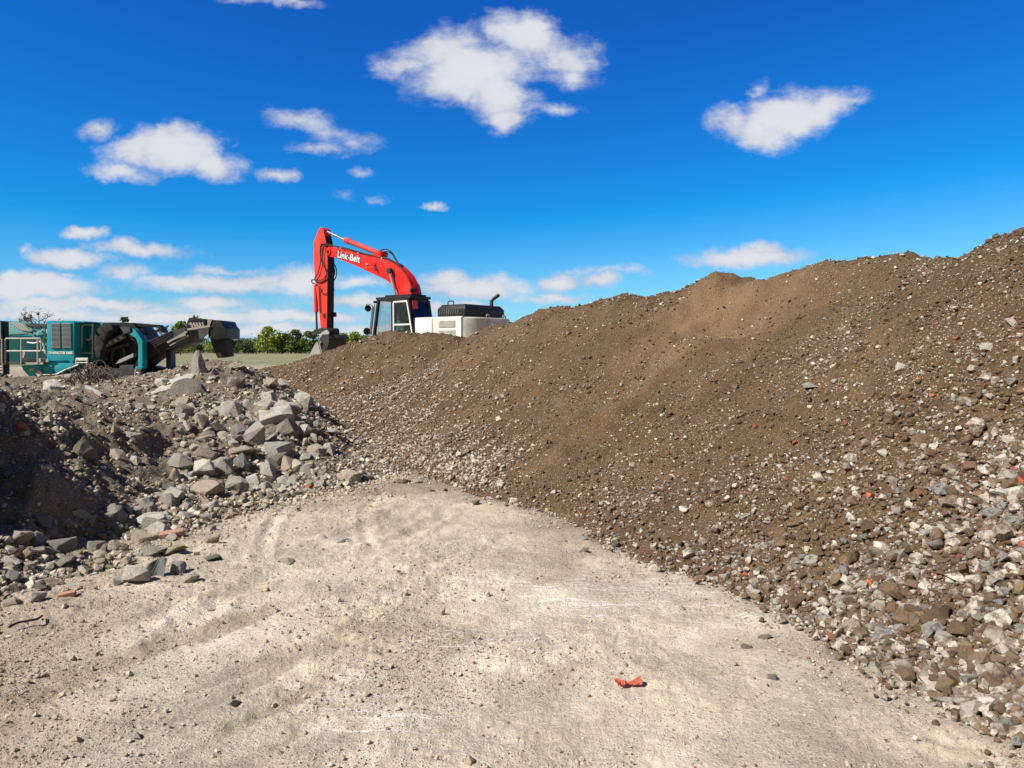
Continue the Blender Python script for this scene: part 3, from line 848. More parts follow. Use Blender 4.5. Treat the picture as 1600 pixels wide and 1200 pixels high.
HERO = [
 (308, 573, 22, 38, CONC, 'pale upright pointed slab on the crest of the rubble heap', 18, (0, 0, .1)),
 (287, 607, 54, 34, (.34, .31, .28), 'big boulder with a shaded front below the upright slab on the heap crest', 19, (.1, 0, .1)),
 (243, 612, 84, 13, CONC, 'long pale slab lying level left of the big shaded boulder', 20, (.35, -.28, 0)),
 (363, 601, 32, 21, PINK, 'rounded pinkish stone high on the rubble heap right of the big boulder', 2, None),
 (370, 574, 26, 15, TAN, 'tan block lying near the right end of the heap crest', 6, None),
 (418, 626, 27, 30, PALE, 'bright tilted block leaning on the right shoulder of the heap', 9, (.15, .45, .1)),
 (456, 638, 26, 20, CONC, 'grey block with a dark right face on the right edge of the heap', 12, None),
 (438, 600, 24, 16, CONC, 'flat grey chunk just above the bright tilted block', 4, None),
 (338, 668, 22, 24, PALE, 'small bright angular block left of the flat grey slab at mid heap', 6, None),
 (368, 679, 27, 23, (.36, .35, .33), 'flat faced dark grey slab between a bright block and a pointed boulder', 3, (.5, 0, .1)),
 (398, 680, 37, 42, CONC, 'pointed grey boulder standing in the middle of the heap', 7, (0, .1, .2)),
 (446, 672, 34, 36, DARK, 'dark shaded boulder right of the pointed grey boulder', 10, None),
 (430, 704, 46, 28, GREEN, 'greenish flat topped concrete block in the lower heap', 0, (.1, .05, .2)),
 (321, 707, 44, 26, PINK, 'rough pinkish boulder in the left of the stacked row', 5, None),
 (373, 706, 46, 17, TAN, 'low wide tan chunk above the dark slanting slab', 8, None),
 (313, 737, 38, 32, PALE, 'pale wedge shaped block above the long bottom block', 13, None),
 (345, 733, 33, 30, CONC, 'knobbly grey block between the pale wedge and the dark slab', 11, None),
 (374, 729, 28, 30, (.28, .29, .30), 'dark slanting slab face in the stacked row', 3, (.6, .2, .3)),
 (316, 767, 54, 25, TAN, 'long rounded block at the bottom of the stacked row', 15, (0, .05, .05)),
 (365, 763, 39, 31, CONC, 'grey boulder at the foot of the heap beside the long block', 16, None),
 (395, 756, 26, 30, PALE, 'bright angular block at the heap foot right of the grey boulder', 9, (0, .3, .4)),
 (420, 741, 30, 34, CONC, 'upright grey brown block above the heap foot', 6, None),
 (461, 731, 22, 25, PALE, 'pale triangular block at the right of the heap foot', 7, None),
 (491, 706, 34, 16, TAN, 'flat pale slab on the right skirt of the heap', 3, (.1, 0, 0)),
 (517, 677, 21, 13, CONC, 'small grey block alone on the right skirt of the heap', 12, None),
 (543, 748, 40, 18, TAN, 'flat tan slab at the edge of the dirt floor below the heap', 3, (.1, -.1, .2)),
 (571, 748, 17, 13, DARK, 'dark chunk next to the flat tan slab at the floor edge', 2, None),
 (124, 808, 33, 26, CONC, 'grey chunk at the left of three rocks below the dark hollow', 1, None),
 (168, 809, 52, 35, (.36, .33, .29), 'largest peaked boulder on the bench below the dark hollow', 7, (.1, 0, .1)),
 (231, 817, 56, 22, PALE, 'long pale boulder right of the peaked boulder on the bench', 15, (0, .05, -.1)),
 (283, 808, 38, 13, PALE, 'flat pale slab at the right end of the bench', 3, None),
 (317, 812, 21, 17, CONC, 'small grey block at the floor edge past the bench', 12, None),
 (86, 860, 48, 33, (.33, .32, .29), 'round grey boulder at the front left edge of the floor', 2, (0, 0, .3)),
 (90, 884, 44, 21, (.38, .35, .29), 'rough slab lying in front of the round grey boulder', 8, (0, -.2, .1)),
 (178, 855, 39, 26, TAN, 'rounded tan rock on the floor left of the grey sheet', 5, None),
 (222, 842, 42, 19, TAN, 'flat topped tan block behind the crumpled grey sheet', 0, None),
 (36, 866, 32, 22, TAN, 'brown tinted rock left of the round grey boulder', 1, None),
 (75, 834, 24, 18, CONC, 'square edged block perched behind the round grey boulder', 0, None),
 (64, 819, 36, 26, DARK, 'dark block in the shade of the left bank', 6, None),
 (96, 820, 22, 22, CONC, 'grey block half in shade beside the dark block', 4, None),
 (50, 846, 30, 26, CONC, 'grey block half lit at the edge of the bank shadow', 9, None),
 (73, 605, 36, 15, PALE, 'thin tilted plate of concrete on the far left crest', 3, (.2, .25, 0)),
 (220, 637, 22, 15, PALE, 'bright small block below the long pale slab', 6, None),
 (205, 903, 42, 30, PALE, 'pale wedge of concrete leaning on the crumpled grey sheet', 13, (.1, .3, .2)),
 (176, 911, 28, 14, PALE, 'small flat pale slab left of the pale wedge on the floor', 3, None),
 (268, 862, 36, 14, TAN, 'sandy chunk on the floor right of the grey sheet', 8, None),
 (228, 866, 56, 13, CONC, 'long low slab behind the crumpled grey sheet', 3, None),
 (330, 873, 26, 13, DARK, 'dark hollow chunk alone on the floor beside the tyre marks', 8, None),
 (327, 846, 26, 12, TAN, 'tan crumb of rubble above the dark hollow chunk', 2, None),
 (277, 890, 22, 22, (.40, .40, .41), 'mottled grey stone right of the crumpled sheet shadow', 11, None),
 (295, 905, 24, 14, CONC, 'low chunk in front of the mottled grey stone', 4, None),
 (80, 912, 18, 12, PALE, 'bright white chunk on the floor near the broken brick', 9, None),
 (63, 918, 20, 16, DARK, 'dark grey chunk left of the bright white chunk', 6, None),
 (52, 935, 26, 20, CONC, 'grey rounded stone lying left of the broken brick', 2, None),
 (10, 880, 28, 24, PALE, 'pale rock cut by the left picture edge at the heap foot', 1, None),
 (10, 905, 26, 22, (.36, .34, .31), 'grey rock at the left picture edge above the floor', 4, None),
 (12, 942, 26, 16, TAN, 'flat tan rock at the left picture edge nearest the viewer', 8, None),
 (128, 703, 30, 42, (.22, .19, .16), 'dark earth crusted boulder on the left rim of the hollow', 10, (0, 0, .2)),
 (205, 682, 28, 14, CONC, 'grey block on the far rim of the dark hollow', 0, (.2, .2, 0)),
 (178, 715, 36, 14, TAN, 'slanting lit plank of concrete inside the dark hollow', 3, (.1, .55, .1)),
 (72, 660, 18, 18, PALE, 'small pale block at the top of the left bank', 13, None),
 (272, 742, 18, 22, TAN, 'upright tan splinter at the right end of the dark hollow', 7, (0, -.3, 0)),
 (235, 768, 26, 18, CONC, 'grey chunk below the hollow left of the stacked row', 5, None),
 (258, 767, 26, 22, (.30, .29, .27), 'dark grey chunk beside the long rounded bottom block', 12, None),
 (282, 767, 24, 20, PALE, 'whitish angular chunk touching the long rounded bottom block', 9, None),
 # stones standing out on the right pile and on the floor
 (1455, 1079, 40, 26, (.46, .44, .41), 'pale grey stone lying apart at the foot of the brown pile', 5, None),
 (1509, 1093, 46, 32, PINK, 'pinkish brown stone lowest at the foot of the brown pile', 2, None),
 (1533, 1068, 40, 30, (.48, .46, .43), 'whitish stone right behind the pinkish brown stone', 4, None),
 (1574, 1134, 28, 28, (.38, .40, .38), 'greenish grey stone near the lower right corner', 6, None),
 (1588, 1163, 26, 26, (.42, .40, .37), 'grey stone nearest the lower right corner', 12, None),
 (1380, 992, 36, 28, (.47, .45, .42), 'large pale stone in the middle of the coarse pile foot', 4, None),
 (1334, 977, 34, 28, TAN, 'sandy yellow stone at the coarse pile foot', 8, None),
 (1244, 943, 36, 28, (.24, .17, .11), 'dark brown round lump on the coarse pile foot edge', 2, None),
 (1373, 1042, 34, 26, CONC, 'grey stone at the pile edge left of the pale stones', 1, None),
 (1478, 1000, 40, 26, CONC, 'wide grey stone inside the coarse foot of the pile', 15, None),
 (1266, 602, 24, 14, PALE, 'white chunk alone halfway up the brown slope', 6, None),
 (1410, 573, 26, 22, PALE, 'white lump high on the brown slope towards the right', 4, None),
 (1545, 541, 24, 14, PALE, 'white flat stone near the right edge high on the slope', 3, None),
 (1583, 503, 24, 18, PALE, 'white cracked stone at the right edge below the crest', 9, None),
 (1588, 742, 34, 15, PALE, 'pale flat stone at the right edge halfway down the slope', 3, None),
 (1475, 765, 34, 18, (.42, .43, .42), 'grey slab shaped stone above the coarse foot of the pile', 3, None),
 (1150, 605, 16, 11, DARK, 'dark crumb on the smooth brown slope', 2, None),
 (963, 851, 14, 18, (.16, .14, .12), 'dark pointed stone standing alone on the dirt floor', 7, (0, 0, .2)),
 (911, 842, 16, 12, CONC, 'grey pebble left of the dark pointed stone', 4, None),
 (912, 860, 20, 10, (.30, .26, .21), 'flat brown pebble below the grey pebble near the pointed stone', 8, None),
 (631, 751, 24, 13, (.20, .155, .11), 'brown lump at the head of the dirt floor', 5, None),
 (650, 752, 20, 12, CONC, 'grey stone touching the brown lump at the head of the floor', 4, None),
 (742, 786, 17, 11, (.26, .22, .18), 'dark lump on the floor near the middle of the pile edge', 2, None),
 (676, 766, 9, 8, (.13, .09, .06), 'tiny dark brown clod left of a similar clod', 5, None),
 (697, 766, 10, 7, (.16, .12, .09), 'tiny brown clod at the pile edge beyond the floor', 1, None),
 (529, 846, 28, 7, PALE, 'thin pale flake lying on the floor among tyre marks', 3, (0, 0, .1)),
 (447, 880, 24, 12, CONC, 'broken grey clod on the floor left of the tyre marks', 11, None),
 (1196, 996, 26, 10, (.30, .26, .22), 'brown crumbly clod on the floor near the pile foot', 8, None),
 (1168, 1012, 22, 8, (.26, .22, .18), 'flat brown flake just below the crumbly clod', 3, None),
 (1209, 1060, 20, 10, (.28, .25, .22), 'broken clod on the floor right of the orange scrap', 11, None),
 (365, 1100, 18, 12, CONC, 'small grey stone on the front left floor', 1, None),
 (212, 1152, 16, 14, PALE, 'pale pebble low on the front left floor', 6, None),
]
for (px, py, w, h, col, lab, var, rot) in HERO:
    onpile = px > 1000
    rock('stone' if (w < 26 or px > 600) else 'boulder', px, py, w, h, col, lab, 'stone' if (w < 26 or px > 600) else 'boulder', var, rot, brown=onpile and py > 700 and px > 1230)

# chunks that nothing tells apart
for i in range(76):
    for _ in range(300):
        px = random.uniform(275, 500); py = random.uniform(630, 782)
        if py > 775 - max(0, px - 430) * .35: continue
        if all(math.hypot(px - q[0], (py - q[1]) * 1.3) > (16 if q[2] > 20 else 9) for q in HERO): break
    w = min(44, random.lognormvariate(math.log(19), .38)); h = w * random.uniform(.5, 1.0)
    rock('concrete_block', px, py - h * .3, w, h, random.choice((CONC, PALE, CONC, (.62, .57, .49), TAN, (.40, .375, .33))), 'angular broken concrete block in the stacked right half of the rubble heap', 'rubble block', random.choice((0, 3, 6, 9, 12, 15, 18, 20)), group='concrete blocks stacked in the rubble heap', tilt=.55)
for i in range(26):
    for _ in range(300):
        px = random.uniform(10, 330); py = 862 - px * .22 + random.uniform(-30, 30)
        if all(math.hypot(px - q[0], (py - q[1]) * 1.3) > (18 if q[2] > 20 else 9) for q in HERO): break
    w = min(46, random.lognormvariate(math.log(24), .30)); h = w * random.uniform(.55, .9)
    rock('concrete_block', px, py - h * .3, w, h, random.choice((CONC, PALE, CONC, TAN, (.40, .375, .33))), 'broken concrete block on the bench at the left foot of the rubble heap', 'rubble block', random.choice((0, 3, 6, 9, 12, 15, 1, 4)), group='concrete blocks along the bench', tilt=.4)
for i in range(120):
    for _ in range(200):
        px = random.uniform(200, 560); py = random.uniform(585, 775)
        # inside the rocky right half of the heap
        lo_ = 568 + max(0, px - 400) * .95; hi_ = 775 - max(0, 330 - px) * .25 - max(0, px - 480) * .2
        if lo_ + 14 < py < hi_ and not (210 < px < 300 and 655 < py < 760): break
    w = min(26, random.lognormvariate(math.log(13), .35)); h = w * random.uniform(.55, .9)
    rock('concrete_chunk', px, py, w, h, random.choice((CONC, PALE, TAN, CONC, (.42, .38, .33))), 'small angular concrete chunk in the right half of the rubble heap', 'rubble chunk', group='concrete chunks on the rubble heap')
for i in range(45):
    px = random.uniform(5, 330); py = 905 - px * .30 + random.uniform(-32, 34)
    w = min(26, random.lognormvariate(math.log(14), .35)); h = w * random.uniform(.5, .85)
    rock('concrete_chunk', px, py, w, h, random.choice((CONC, PALE, TAN, (.30, .28, .25))), 'small rubble chunk along the left foot of the heap', 'rubble chunk', group='chunks along the foot of the rubble heap')
for i in range(110):
    t = random.random() ** .7
    px = 1120 + 480 * t; py0 = 905 + (px - 1120) * .47
    py = py0 - random.random() ** 1.1 * (40 + 300 * t) - 6
    w = min(40, random.lognormvariate(math.log(13 + 11 * t), .28)); h = w * random.uniform(.6, .9)
    rock('stone', px, py, w, h, random.choice((CONC, (.46, .44, .41), (.34, .30, .26), (.26, .19, .13), (.22, .155, .10), (.47, .45, .42))), 'soil smeared grey stone in the coarse foot of the brown pile', 'stone', group='stones in the coarse foot of the brown pile', brown=True)
for i, (px, py, w) in enumerate(((1523, 1020, 24), (1540, 850, 14), (1300, 905, 12), (1385, 1070, 10), (1590, 1015, 16), (1438, 770, 13), (1180, 665, 9), (1048, 628, 8), (1500, 870, 12), (1250, 870, 12), (1470, 990, 14))):
    rock('brick_fragment', px, py, w, w * .65, (.50, .13, .07), 'small orange red brick fragment among the grey stones of the pile', 'brick', group='brick fragments on the brown pile')

# reddish block, broken brick
def brick(px, py, w, label, col):
    pt, d = hit(px, py)
    L = w * d / F
    mb = MB(pt)
    mb.box(pt + Vector((0, .03, L * .13)), (L, L * .5, L * .3), Euler((.1, -.12, .35)))
    o = mb.build('broken_brick', M['brickc'], None, L * .03)
    o.location = pt
    return tag(o, label, 'brick')
M['brickc'] = paint('brick_clay', (.38, .20, .14), dirt=(.38, .31, .25), amt=.6, rough=.9, scale=8)
brick(101, 934, 24, 'flat red broken brick on the left of the dirt floor', None)
brick(266, 841, 36, 'reddish rectangular block lying on the floor below the bench', None)
brick(238, 795, 24, 'thin red brick piece lodged between boulders on the bench', None)

# crumpled grey sheet
pt, d = hit(236, 903)
bm = bmesh.new()
n = 9
vs = [[None] * n for _ in range(n)]
Wd = 40 * d / F
for i in range(n):
    for j in range(n):
        u = i / (n - 1) - .5; v = j / (n - 1)
        q = Vector((u * Wd * (1 - .25 * v) + .25 * Wd * v, .12 * Wd * math.sin(u * 7 + v * 2) + .25 * Wd * v, v * Wd * .95 * (1 - .45 * abs(u - .25))))
        q += mnoise.noise_vector(q * 7) * Wd * .09
        vs[i][j] = bm.verts.new(q)
for i in range(n - 1):
    for j in range(n - 1):
        bm.faces.new([vs[i][j], vs[i + 1][j], vs[i + 1][j + 1], vs[i][j + 1]])
bmesh.ops.solidify(bm, geom=bm.faces[:], thickness=.012)
me = bpy.data.meshes.new('crumpled_sheet'); bm.to_mesh(me); bm.free()
M['sheet'] = paint('weathered_grey_sheet', (.24, .26, .25), dirt=(.36, .32, .27), amt=.6, rough=.7, scale=6)
me.materials.append(M['sheet'])
sheet = bpy.data.objects.new('crumpled_sheet', me); COL.objects.link(sheet)
sheet.location = pt + Vector((0, 0, -.02))
tag(sheet, 'crumpled grey green sheet standing on edge on the dirt floor at left', 'scrap sheet')

# orange scrap of plastic, two torn lobes joined
pt, d = hit(981, 1072)
bm = bmesh.new()
W2 = 40 * d / F
n, m = 15, 9
vs = [[None] * m for _ in range(n)]
for i in range(n):
    for j in range(m):
        u = i / (n - 1) * 2 - 1; v = j / (m - 1) * 2 - 1
        waist = .22 + .78 * abs(u) ** .8
        q = Vector((u * W2 * .5, v * W2 * .26 * waist, .012 + .035 * waist * (1 - v * v * .6) * (.6 + .4 * math.sin(u * 9 + v * 4))))
        q += mnoise.noise_vector(q * 40) * W2 * .06
        q.z = max(q.z, .003)
        vs[i][j] = bm.verts.new(q)
for i in range(n - 1):
    for j in range(m - 1):
        bm.faces.new([vs[i][j], vs[i + 1][j], vs[i + 1][j + 1], vs[i][j + 1]])
bmesh.ops.solidify(bm, geom=bm.faces[:], thickness=.004)
me = bpy.data.meshes.new('plastic_scrap'); bm.to_mesh(me); bm.free(); me.materials.append(M['orange'])
o = bpy.data.objects.new('plastic_scrap', me); COL.objects.link(o); o.location = pt; o.rotation_euler = (0, 0, .15)
tag(o, 'torn orange plastic scrap lying on the dirt floor at the front right', 'litter')

# black wire on the floor at the left
pts = [G(*p) + Vector((0, 0, .012)) for p in ((14, 983), (28, 976), (44, 973), (58, 970), (66, 965))]
g0 = pts[0].copy()
o = MB(g0).tube(spline(pts, 6), .007, 6).build('wire', M['rubber']); o.location = g0
tag(o, 'thin dark wire lying on the dirt floor at the left edge', 'wire')

# ------------------------------------------------------------------ text
def text_obj(name, body, size, mat, parent, mtx, extrude=.004, offset=0.0, shear=0.0, spacing=1.0):
    cu = bpy.data.curves.new(name, 'FONT')
    cu.body = body; cu.size = size; cu.extrude = extrude; cu.offset = offset; cu.shear = shear; cu.space_character = spacing
    cu.resolution_u = 3
    tmp = bpy.data.objects.new(name, cu); COL.objects.link(tmp)
    bpy.context.view_layer.update()
    me = bpy.data.meshes.new_from_object(tmp.evaluated_get(bpy.context.evaluated_depsgraph_get()))
    bpy.data.objects.remove(tmp); bpy.data.curves.remove(cu)
    me.transform(mtx); me.materials.clear(); me.materials.append(mat); me.name = name
    o = bpy.data.objects.new(name, me); COL.objects.link(o)
    if parent: o.parent = parent
    return o

def frame_mtx(o, xdir, ydir):
    x = Vector(xdir).normalized(); z = x.cross(Vector(ydir)).normalized(); y = z.cross(x)
    m = Matrix((x, y, z)).transposed().to_4x4(); m.translation = Vector(o)
    return m

# ------------------------------------------------------------------ excavator
M['arm_rear'] = paint('arm_rear_black', (.018, .014, .013), dirt=(.06, .03, .022), amt=.5, rough=.6)
TH = R(37); ec, es = math.cos(TH), math.sin(TH)
EO = Vector((-3.22, 28.96, .65))
ex = empty('excavator', EO, math.pi - TH)
tag(ex, 'red and white crawler excavator with its arm folded down, half hidden behind the brown pile', 'excavator')
def xq(zx, zy, Y=0.0):
    """point of the enlarged view of the machine, on the machine's own upright plane Y"""
    a, b = ray(470 + zx / 4.848, 340 + zy / 4.848)
    t = (es * EO.x + ec * EO.y - Y) / (es * a + ec)
    p = Vector((a * t, t, HC + b * t)) - EO
    return Vector((-p.x * ec + p.y * es, Y, p.z))
def xz(zx, zy, Y=0.0): return xq(zx, zy, Y)

# undercarriage
for sgn in (1, -1):
    yc = sgn * 1.22
    mb = MB()
    prof = []
    for k in range(9):
        a = math.pi / 2 - math.pi * k / 8
        prof.append((1.75 + .44 * math.cos(a), 0, .46 + .44 * math.sin(a)))
    for k in range(9):
        a = -math.pi / 2 - math.pi * k / 8
        prof.append((-1.75 + .44 * math.cos(a), 0, .46 + .44 * math.sin(a)))
    mb.prism([(p[0], yc - .3, p[2]) for p in prof], (0, .6, 0))
    for k in range(24):
        mb.box((-1.75 + 3.5 * k / 23, yc, .92), (.06, .6, .05)); mb.box((-1.75 + 3.5 * k / 23, yc, .0), (.06, .6, .05))
    tr = mb.build('crawler_track', M['dark_steel'], ex, .02)
MB().cyl((0, 0, .5), (0, 0, 1.0), .6, n=24).build('turntable', M['dark_steel'], ex)
MB().span((-2.9, -1.33, .98), (1.35, 1.33, 1.2)).build('deck', M['dark_steel'], ex, .03)

# house
ZT = 2.2
house = MB().span((-2.88, .3, 1.2), (-.62, 1.34, ZT)).span((-2.88, -1.3, 1.2), (-.7, .3, ZT - .03)).span((-.69, -1.3, 1.2), (1.25, -.5, 2.0))\
    .build('engine_house', M['white'], ex, .05)
mb = MB()
for x in (-1.48, -2.86):
    mb.span((x - .012, 1.335, 1.2), (x + .012, 1.347, ZT - .04))
mb.span((-2.86, 1.335, 1.215), (-.64, 1.345, 1.235))
mb.build('panel_gap', M['black'], house)
def vent(z0, z1):
    mb = MB().span((-2.58, 1.342, z0), (-1.80, 1.352, z1))
    o = mb.build('vent', M['vent'], house)
    mb = MB()
    n = 7
    for k in range(n):
        z = z0 + (z1 - z0) * (k + .5) / n
        mb.box((-2.19, 1.358, z), (.74, .012, (z1 - z0) / n * .5), Euler((.5, 0, 0)))
    mb.build('vent_slat', M['vent'], o)
M['vent'] = paint('dusty_vent', (.44, .43, .37), dirt=(.30, .27, .2), amt=.6, rough=.7, scale=5)
vent(1.82, 2.06); vent(1.48, 1.72)
MB().cyl((-1.62, 1.34, 1.55), (-1.62, 1.36, 1.55), .035).build('door_latch', M['black'], house)
# counterweight: rounded in plan
pl = []
for k in range(21):
    t = -1 + 2 * k / 20
    pl.append((-2.9 - .42 * (1 - abs(t) ** 3.2), t * 1.33, 1.05))
pl = [(-2.89, 1.33, 1.05)] + list(reversed(pl)) + [(-2.89, -1.33, 1.05)]
pl = pl[1:-1]
MB().prism(pl, (0, 0, 1.12)).build('counterweight', M['weight'], ex, .07, 3)
# hood
mb = MB()
h = [(-2.96, 1.26), (-1.66, 1.26), (-1.66, -.95), (-2.96, -.95)]
b = [mb.bm.verts.new((x, y, ZT + .01)) for x, y in h]
b2 = [mb.bm.verts.new((x, y, ZT + .28)) for x, y in h]
ins = [(-2.86, 1.15), (-1.78, 1.15), (-1.78, -.82), (-2.86, -.82)]
b3 = [mb.bm.verts.new((x, y, ZT + .43)) for x, y in ins]
for lo_, up in ((b, b2), (b2, b3)):
    for i in range(4):
        mb.bm.faces.new([lo_[i], lo_[(i + 1) % 4], up[(i + 1) % 4], up[i]])
mb.bm.faces.new(b3); mb.bm.faces.new(list(reversed(b)))
hood = mb.build('engine_hood', M['black'], ex, .03)
mb = MB()
for k in range(9):
    mb.box((-2.62 + .105 * k, 1.262, ZT + .17), (.045, .012, .17), Euler((0, -.25, 0)))
mb.build('slot', M['slot'] if 'slot' in M else M['dark_grey'], hood)
MB().tube(spline([(-1.98, 1.05, ZT + .40), (-1.98, 1.05, ZT + .52), (-2.02, 1.05, ZT + .55), (-2.2, 1.05, ZT + .55), (-2.24, 1.05, ZT + .52), (-2.24, 1.05, ZT + .40)], 4), .02).build('handle', M['rubber'], hood)
MB().tube([(-2.62, -.62, ZT + .38), (-2.62, -.62, ZT + .62), (-2.66, -.68, ZT + .70), (-2.74, -.84, ZT + .82), (-2.76, -.88, ZT + .86)], [.07, .07, .06, .065, .065], 14).build('exhaust_pipe', M['dark_steel'], hood)
mb = MB()
for y in (.2, -.75): mb.tube(spline([(-3.05, y, 2.16), (-3.05, y, 2.27), (-3.05, y - .14, 2.27), (-3.05, y - .14, 2.16)], 4), .025)
mb.build('lifting_eye', M['steel'], ex)

# boom
BY, BW = .10, .50
btop = [(212, 218), (330, 243), (460, 280), (560, 302), (640, 318), (700, 346), (752, 388), (798, 444), (828, 505), (845, 560), (850, 610), (842, 700), (835, 790)]
bbot = [(770, 790), (755, 700), (738, 600), (722, 548), (690, 507), (640, 470), (560, 432), (400, 358), (258, 302), (215, 296), (192, 275), (192, 236)]
boom = MB().prism([xq(x, y, BY) for x, y in btop + bbot], (0, -BW, 0)).build('boom', M['red'], ex, .02)
# raised flange plates and stiffeners on the boom's side
mb = MB()
for (x, y) in ((212, 258), (690, 405), (560, 352)):
    p = xq(x, y, BY); mb.cyl(p + Vector((0, -.01, 0)), p + Vector((0, .05, 0)), .15 if x != 560 else .06, n=18)
mb.build('boss', M['red'], boom)
p = xq(212, 258, BY); MB().cyl(p, p + Vector((0, .075, 0)), .075, n=14).build('pivot_pin', M['dark_steel'], boom)
p0 = xq(276, 300, BY); p1 = xq(480, 350, BY)
xd = p1 - p0
m = frame_mtx(p0 + Vector((0, .010, 0)), xd, (0, 0, 1))
L = xd.length
text_obj('lettering', 'Link-Belt', .40, M['letter_black'], boom, m, .004, .024, 0, 1.0)
m = frame_mtx(p0 + Vector((0, .020, 0)), xd, (0, 0, 1))
text_obj('lettering', 'Link-Belt', .40, M['letter_white'], boom, m, .004, .004, 0, 1.0)
p = xq(497, 352, BY + .012)
MB().beam(p, p + xd.normalized() * .13, .012, .09, up=(0, 1, 0)).build('sticker', M['letter_white'], boom)
mb = MB()
pp = [xq(*q, BY + .02) for q in ((549, 345), (556, 372), (574, 378), (580, 392), (584, 425))]
mb.tube(pp, .022); mb.box(xq(566, 382, BY + .02), (.13, .04, .13)); mb.box(xq(556, 358, BY + .02), (.07, .04, .1))
mb.build('hydraulic_fitting', M['dark_steel'], boom)
# hoses along the top of the boom
mb = MB()
for k, (off, dy) in enumerate(((.05, -.08), (.075, -.17), (.05, -.30), (.07, -.38))):
    pts = [xq(x, y, BY + dy) + Vector((-.02, 0, off)) for x, y in btop[:7]] + [xq(x, y, BY + dy) + Vector((-off, 0, off * .3)) for x, y in btop[7:11]]
    mb.tube(spline(pts, 4), .026, 6)
mb.build('hose', M['rubber'], boom)
mb = MB()
for i in (1, 2, 4, 6, 8):
    p = xq(*btop[i], BY - BW / 2); mb.box(p + Vector((0, 0, .045)), (.07, .42, .06))
mb.build('hose_clamp', M['steel'], boom)
mb = MB()
for dy in (-.1, -.2):
    mb.tube(spline([xq(*q, BY + dy) for q in ((590, 255), (640, 238), (680, 255), (705, 285), (722, 318), (740, 350))], 5), .024)
mb.tube(spline([xq(*q, BY - .25) for q in ((620, 262), (660, 258), (690, 275), (710, 305), (735, 345))], 5), .024)
mb.tube(spline([xq(*q, BY - .33) for q in ((893, 505), (908, 560), (912, 600), (905, 640))], 5), .022)
mb.build('hose', M['rubber'], boom)
MB().box(xq(840, 555, BY + .03), (.14, .08, .12)).box(xq(850, 548, BY), (.1, .3, .1)).build('work_light', M['rubber'], boom, .015)
# boom cylinders at both sides
for yy in (BY + .12, BY - BW - .12):
    a = xq(690, 405, BY); a.y = yy
    b_ = xq(748, 640, BY); b_.y = yy
    c_ = xq(790, 800, BY); c_.y = yy
    cy = MB().cyl(b_, c_, .10, n=16).build('boom_cylinder', M['red'], ex)
    MB().cyl(a, b_, .058, n=12).build('rod', M['chrome'], cy)
    MB().cyl(a + Vector((0, -.08, 0)), a + Vector((0, .08, 0)), .12, n=16).build('rod_eye', M['dark_steel'], cy)

# arm cylinder on top of the boom
CY = BY - BW / 2
ac = MB().cyl(xq(343, 172, CY), xq(606, 276, CY), .105, n=16).cyl(xq(340, 170, CY), xq(372, 184, CY), .125, n=16).build('arm_cylinder', M['faded_red'], ex)
MB().cyl(xq(170, 92, CY), xq(345, 174, CY), .052, n=12).build('rod', M['chrome'], ac)
p = xq(618, 280, CY)
MB().cyl(p + Vector((0, -.2, 0)), p + Vector((0, .2, 0)), .13, n=16).prism([xq(590, 262, CY - .15), xq(650, 292, CY - .15), xq(640, 316, CY - .15), xq(585, 305, CY - .15)], (0, .3, 0)).build('cylinder_bracket', M['red'], boom, .01)

# arm
AY, AW = .05, .38
prof = [(140, 78), (160, 74), (172, 88), (178, 130), (190, 190), (200, 250), (202, 330), (200, 500), (198, 700), (196, 850), (186, 868), (158, 868), (150, 830), (138, 720), (122, 600), (106, 455), (98, 330), (94, 190), (104, 160)]
arm = MB().prism([xq(x, y, AY) for x, y in prof], (0, -AW, 0)).build('arm', M['faded_red'], ex, .015)
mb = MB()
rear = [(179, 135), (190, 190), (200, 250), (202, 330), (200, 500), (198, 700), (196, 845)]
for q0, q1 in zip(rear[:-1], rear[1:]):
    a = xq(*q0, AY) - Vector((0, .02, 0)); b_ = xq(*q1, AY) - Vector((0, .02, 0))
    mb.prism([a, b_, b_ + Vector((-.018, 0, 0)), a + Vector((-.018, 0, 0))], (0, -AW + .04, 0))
mb.build('rear_strip', M['arm_rear'], arm)  # thin near-black strips added along the arm's rear face
mb = MB()
mb.tube(spline([xq(*q, AY + .06) for q in ((205, 205), (165, 208), (152, 240), (158, 330), (190, 400), (192, 450), (170, 480), (130, 488), (100, 470), (82, 478), (92, 498), (118, 505))], 5), .024)
mb.tube(spline([xq(*q, AY + .08) for q in ((210, 198), (158, 203), (146, 250), (150, 330), (130, 420), (105, 460), (120, 475), (165, 468), (190, 440))], 5), .022)
mb.tube(spline([xq(*q, AY + .07) for q in ((225, 210), (180, 215), (168, 280), (170, 350), (190, 400), (195, 440))], 5), .022)
mb.tube(spline([xq(*q, AY + .05) for q in ((128, 520), (150, 540), (160, 570), (185, 578), (200, 570))], 5), .02)
mb.tube([xq(*q, AY + .05) for q in ((140, 520), (142, 600), (146, 700), (150, 720))], .026)
mb.build('hose', M['rubber'], arm)
mb = MB()
mb.tube(spline([xq(*q, AY - AW) for q in ((238, 330), (262, 370), (272, 410), (264, 455), (240, 488))], 5), .024)
mb.tube(spline([xq(*q, AY - AW + .05) for q in ((236, 345), (252, 380), (258, 415), (250, 450), (238, 475))], 5), .022)
mb.build('hose', M['rubber'], arm)
mb = MB().box(xq(240, 545, AY - AW), (.12, .12, .14)).box(xq(255, 735, AY - AW), (.12, .14, .2)).box(xq(175, 740, AY + .03), (.12, .05, .16))
mb.build('arm_fitting', M['dark_steel'], arm, .015)
